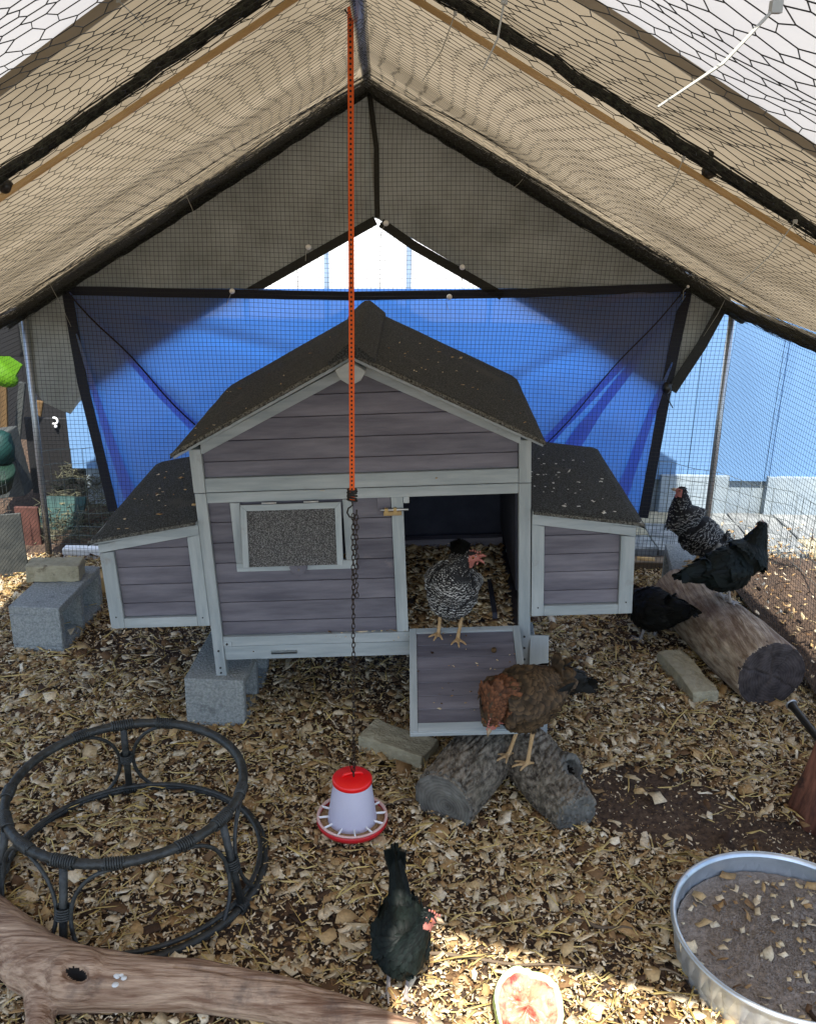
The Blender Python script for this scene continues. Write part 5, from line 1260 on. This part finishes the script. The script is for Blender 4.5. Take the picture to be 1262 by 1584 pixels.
# ------------------------------------------------------------------ clutter beyond the left side
def slab_at(name, q, y, w, h, m, label, cat, rot=(0, 0, 0), th=.02):
    p = Y(*q, y); b = MB(); b.box((-w / 2, -th / 2, -h / 2), (w / 2, th / 2, h / 2)); o = b.obj(name, m, bevel=.003); o.location = p; o.rotation_euler = rot; return tag(o, label, cat)
slab_at('shed_wall', (-60, 560), 3.3, 3.4, 2.8, 'blacksheet', 'shed wall with deep shade put into its black colour, beyond the left of the tent', 'shed wall')  # near-black sheet: the deep shade is put into its colour
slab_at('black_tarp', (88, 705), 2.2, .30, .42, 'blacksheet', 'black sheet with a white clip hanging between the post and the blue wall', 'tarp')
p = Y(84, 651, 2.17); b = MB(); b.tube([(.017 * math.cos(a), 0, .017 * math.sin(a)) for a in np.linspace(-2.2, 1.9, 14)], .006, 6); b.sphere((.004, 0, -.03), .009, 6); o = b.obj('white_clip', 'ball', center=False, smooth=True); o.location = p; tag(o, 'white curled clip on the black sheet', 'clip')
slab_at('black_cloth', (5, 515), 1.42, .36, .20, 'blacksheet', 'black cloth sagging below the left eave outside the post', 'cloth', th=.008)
# lime rounded tarp/bag
p = Y(-8, 572, 2.0); b = MB(); b.sphere((0, 0, 0), .125, 12, sy=.5, sz=.5); b.box((-.12, -.012, .0), (.10, .012, .10)); o = b.obj('lime_bag', 'lime', smooth=False, center=False); o.location = p; o.rotation_euler = (0, .6, 0); tag(o, 'bright lime green bag hanging at the left edge', 'bag')
slab_at('brown_post', (6, 640), 2.3, .04, .5, 'brownpost', 'brown wooden post at the far left edge', 'post', rot=(0, math.radians(6), 0)); slab_at('brown_post', (58, 650), 2.25, .035, .22, 'brownpost', 'short brown stake right of the left tent post', 'post', rot=(0, math.radians(14), 0))
slab_at('grey_board', (28, 665), 2.4, .035, .55, 'grey', 'weathered grey board leaning in the shade beyond the left net', 'board', rot=(0, math.radians(12), 0))
slab_at('grey_bin', (12, 715), 1.95, .14, .34, 'grey', 'ribbed grey bin beside the green jug', 'bin', rot=(0, math.radians(-8), 0), th=.12)
b = MB(); b.lathe([(.0, -.07), (.055, -.07), (.06, 0), (.05, .06), (.02, .08), (0, .08)], 24); o = b.obj('teal_jug', 'teal', smooth=True); o.location = Y(2, 690, 1.75); tag(o, 'translucent teal jug at the left edge', 'jug')
b = MB(); b.lathe([(.0, -.06), (.07, -.06), (.085, .05), (.08, .055), (0, .05)], 24); o = b.obj('green_bucket', 'green', smooth=True); o.location = Y(-5, 738, 1.7); o.rotation_euler = (.4, .3, 0); tag(o, 'dark green bucket tipped over at the left edge', 'bucket')
slab_at('rusty_board', (46, 830), 1.5, .11, .30, 'rust', 'rusty red board standing behind the left tent post', 'board'); slab_at('grey_sheet', (2, 880), 1.1, .22, .52, 'grey', 'grey mesh-covered sheet standing outside the left net', 'sheet', rot=(.1, 0, .3), th=.008)
slab_at('dark_tarp', (95, 800), 1.75, .22, .22, 'darkgreen', 'dark green tarpaulin lying behind the left tent post', 'tarp', rot=(-.7, 0, 0))
x = rng.uniform(-1.75, -1.2, 1500); y = rng.uniform(1.5, 2.4, 1500); me = plates(x, y, .01 + .20 * np.clip((y - 1.6) / .8, 0, 1) + rng.uniform(0, .03, 1500), rng.uniform(.03, .12, 1500), np.full(1500, .003), .35, np.full(1500, .001))
tag(stuff(link('dry_grass', me, 'deadgrass')), 'heap of dry grass behind the left tent post', 'dry grass')
# dark compost mound outside the right net
K = 40; V = []; F = []
for i in range(K + 1):
    for j in range(K + 1):
        u, v = i / K, j / K; V.append((1.50 + .9 * u, -.9 + 2.2 * v, .17 * math.sin(PI * min(1, u * 1.2 + .12)) * (.6 + .6 * math.sin(PI * v)) * (1 + .5 * nz(u * 5, v * 9, 2)) + .015 * nz(u * 40, v * 80, 3) - .02))
for i in range(K):
    for j in range(K): F.append((i * (K + 1) + j, (i + 1) * (K + 1) + j, (i + 1) * (K + 1) + j + 1, i * (K + 1) + j + 1))
me = bpy.data.meshes.new('soil_mound'); me.from_pydata(V, [], F); me.shade_smooth(); struct(link('soil_mound', me, 'soil'))
x = rng.uniform(1.5, 3.2, 5000); y = rng.uniform(-.4, 1.5, 5000); me = plates(x, y, rng.uniform(.0, .19, 5000), rng.uniform(.008, .03, 5000), rng.uniform(.004, .012, 5000), .5, np.full(5000, .001)); tag(stuff(link('mulch', me, 'chip')), 'loose mulch on the bank outside the right side net', 'mulch')
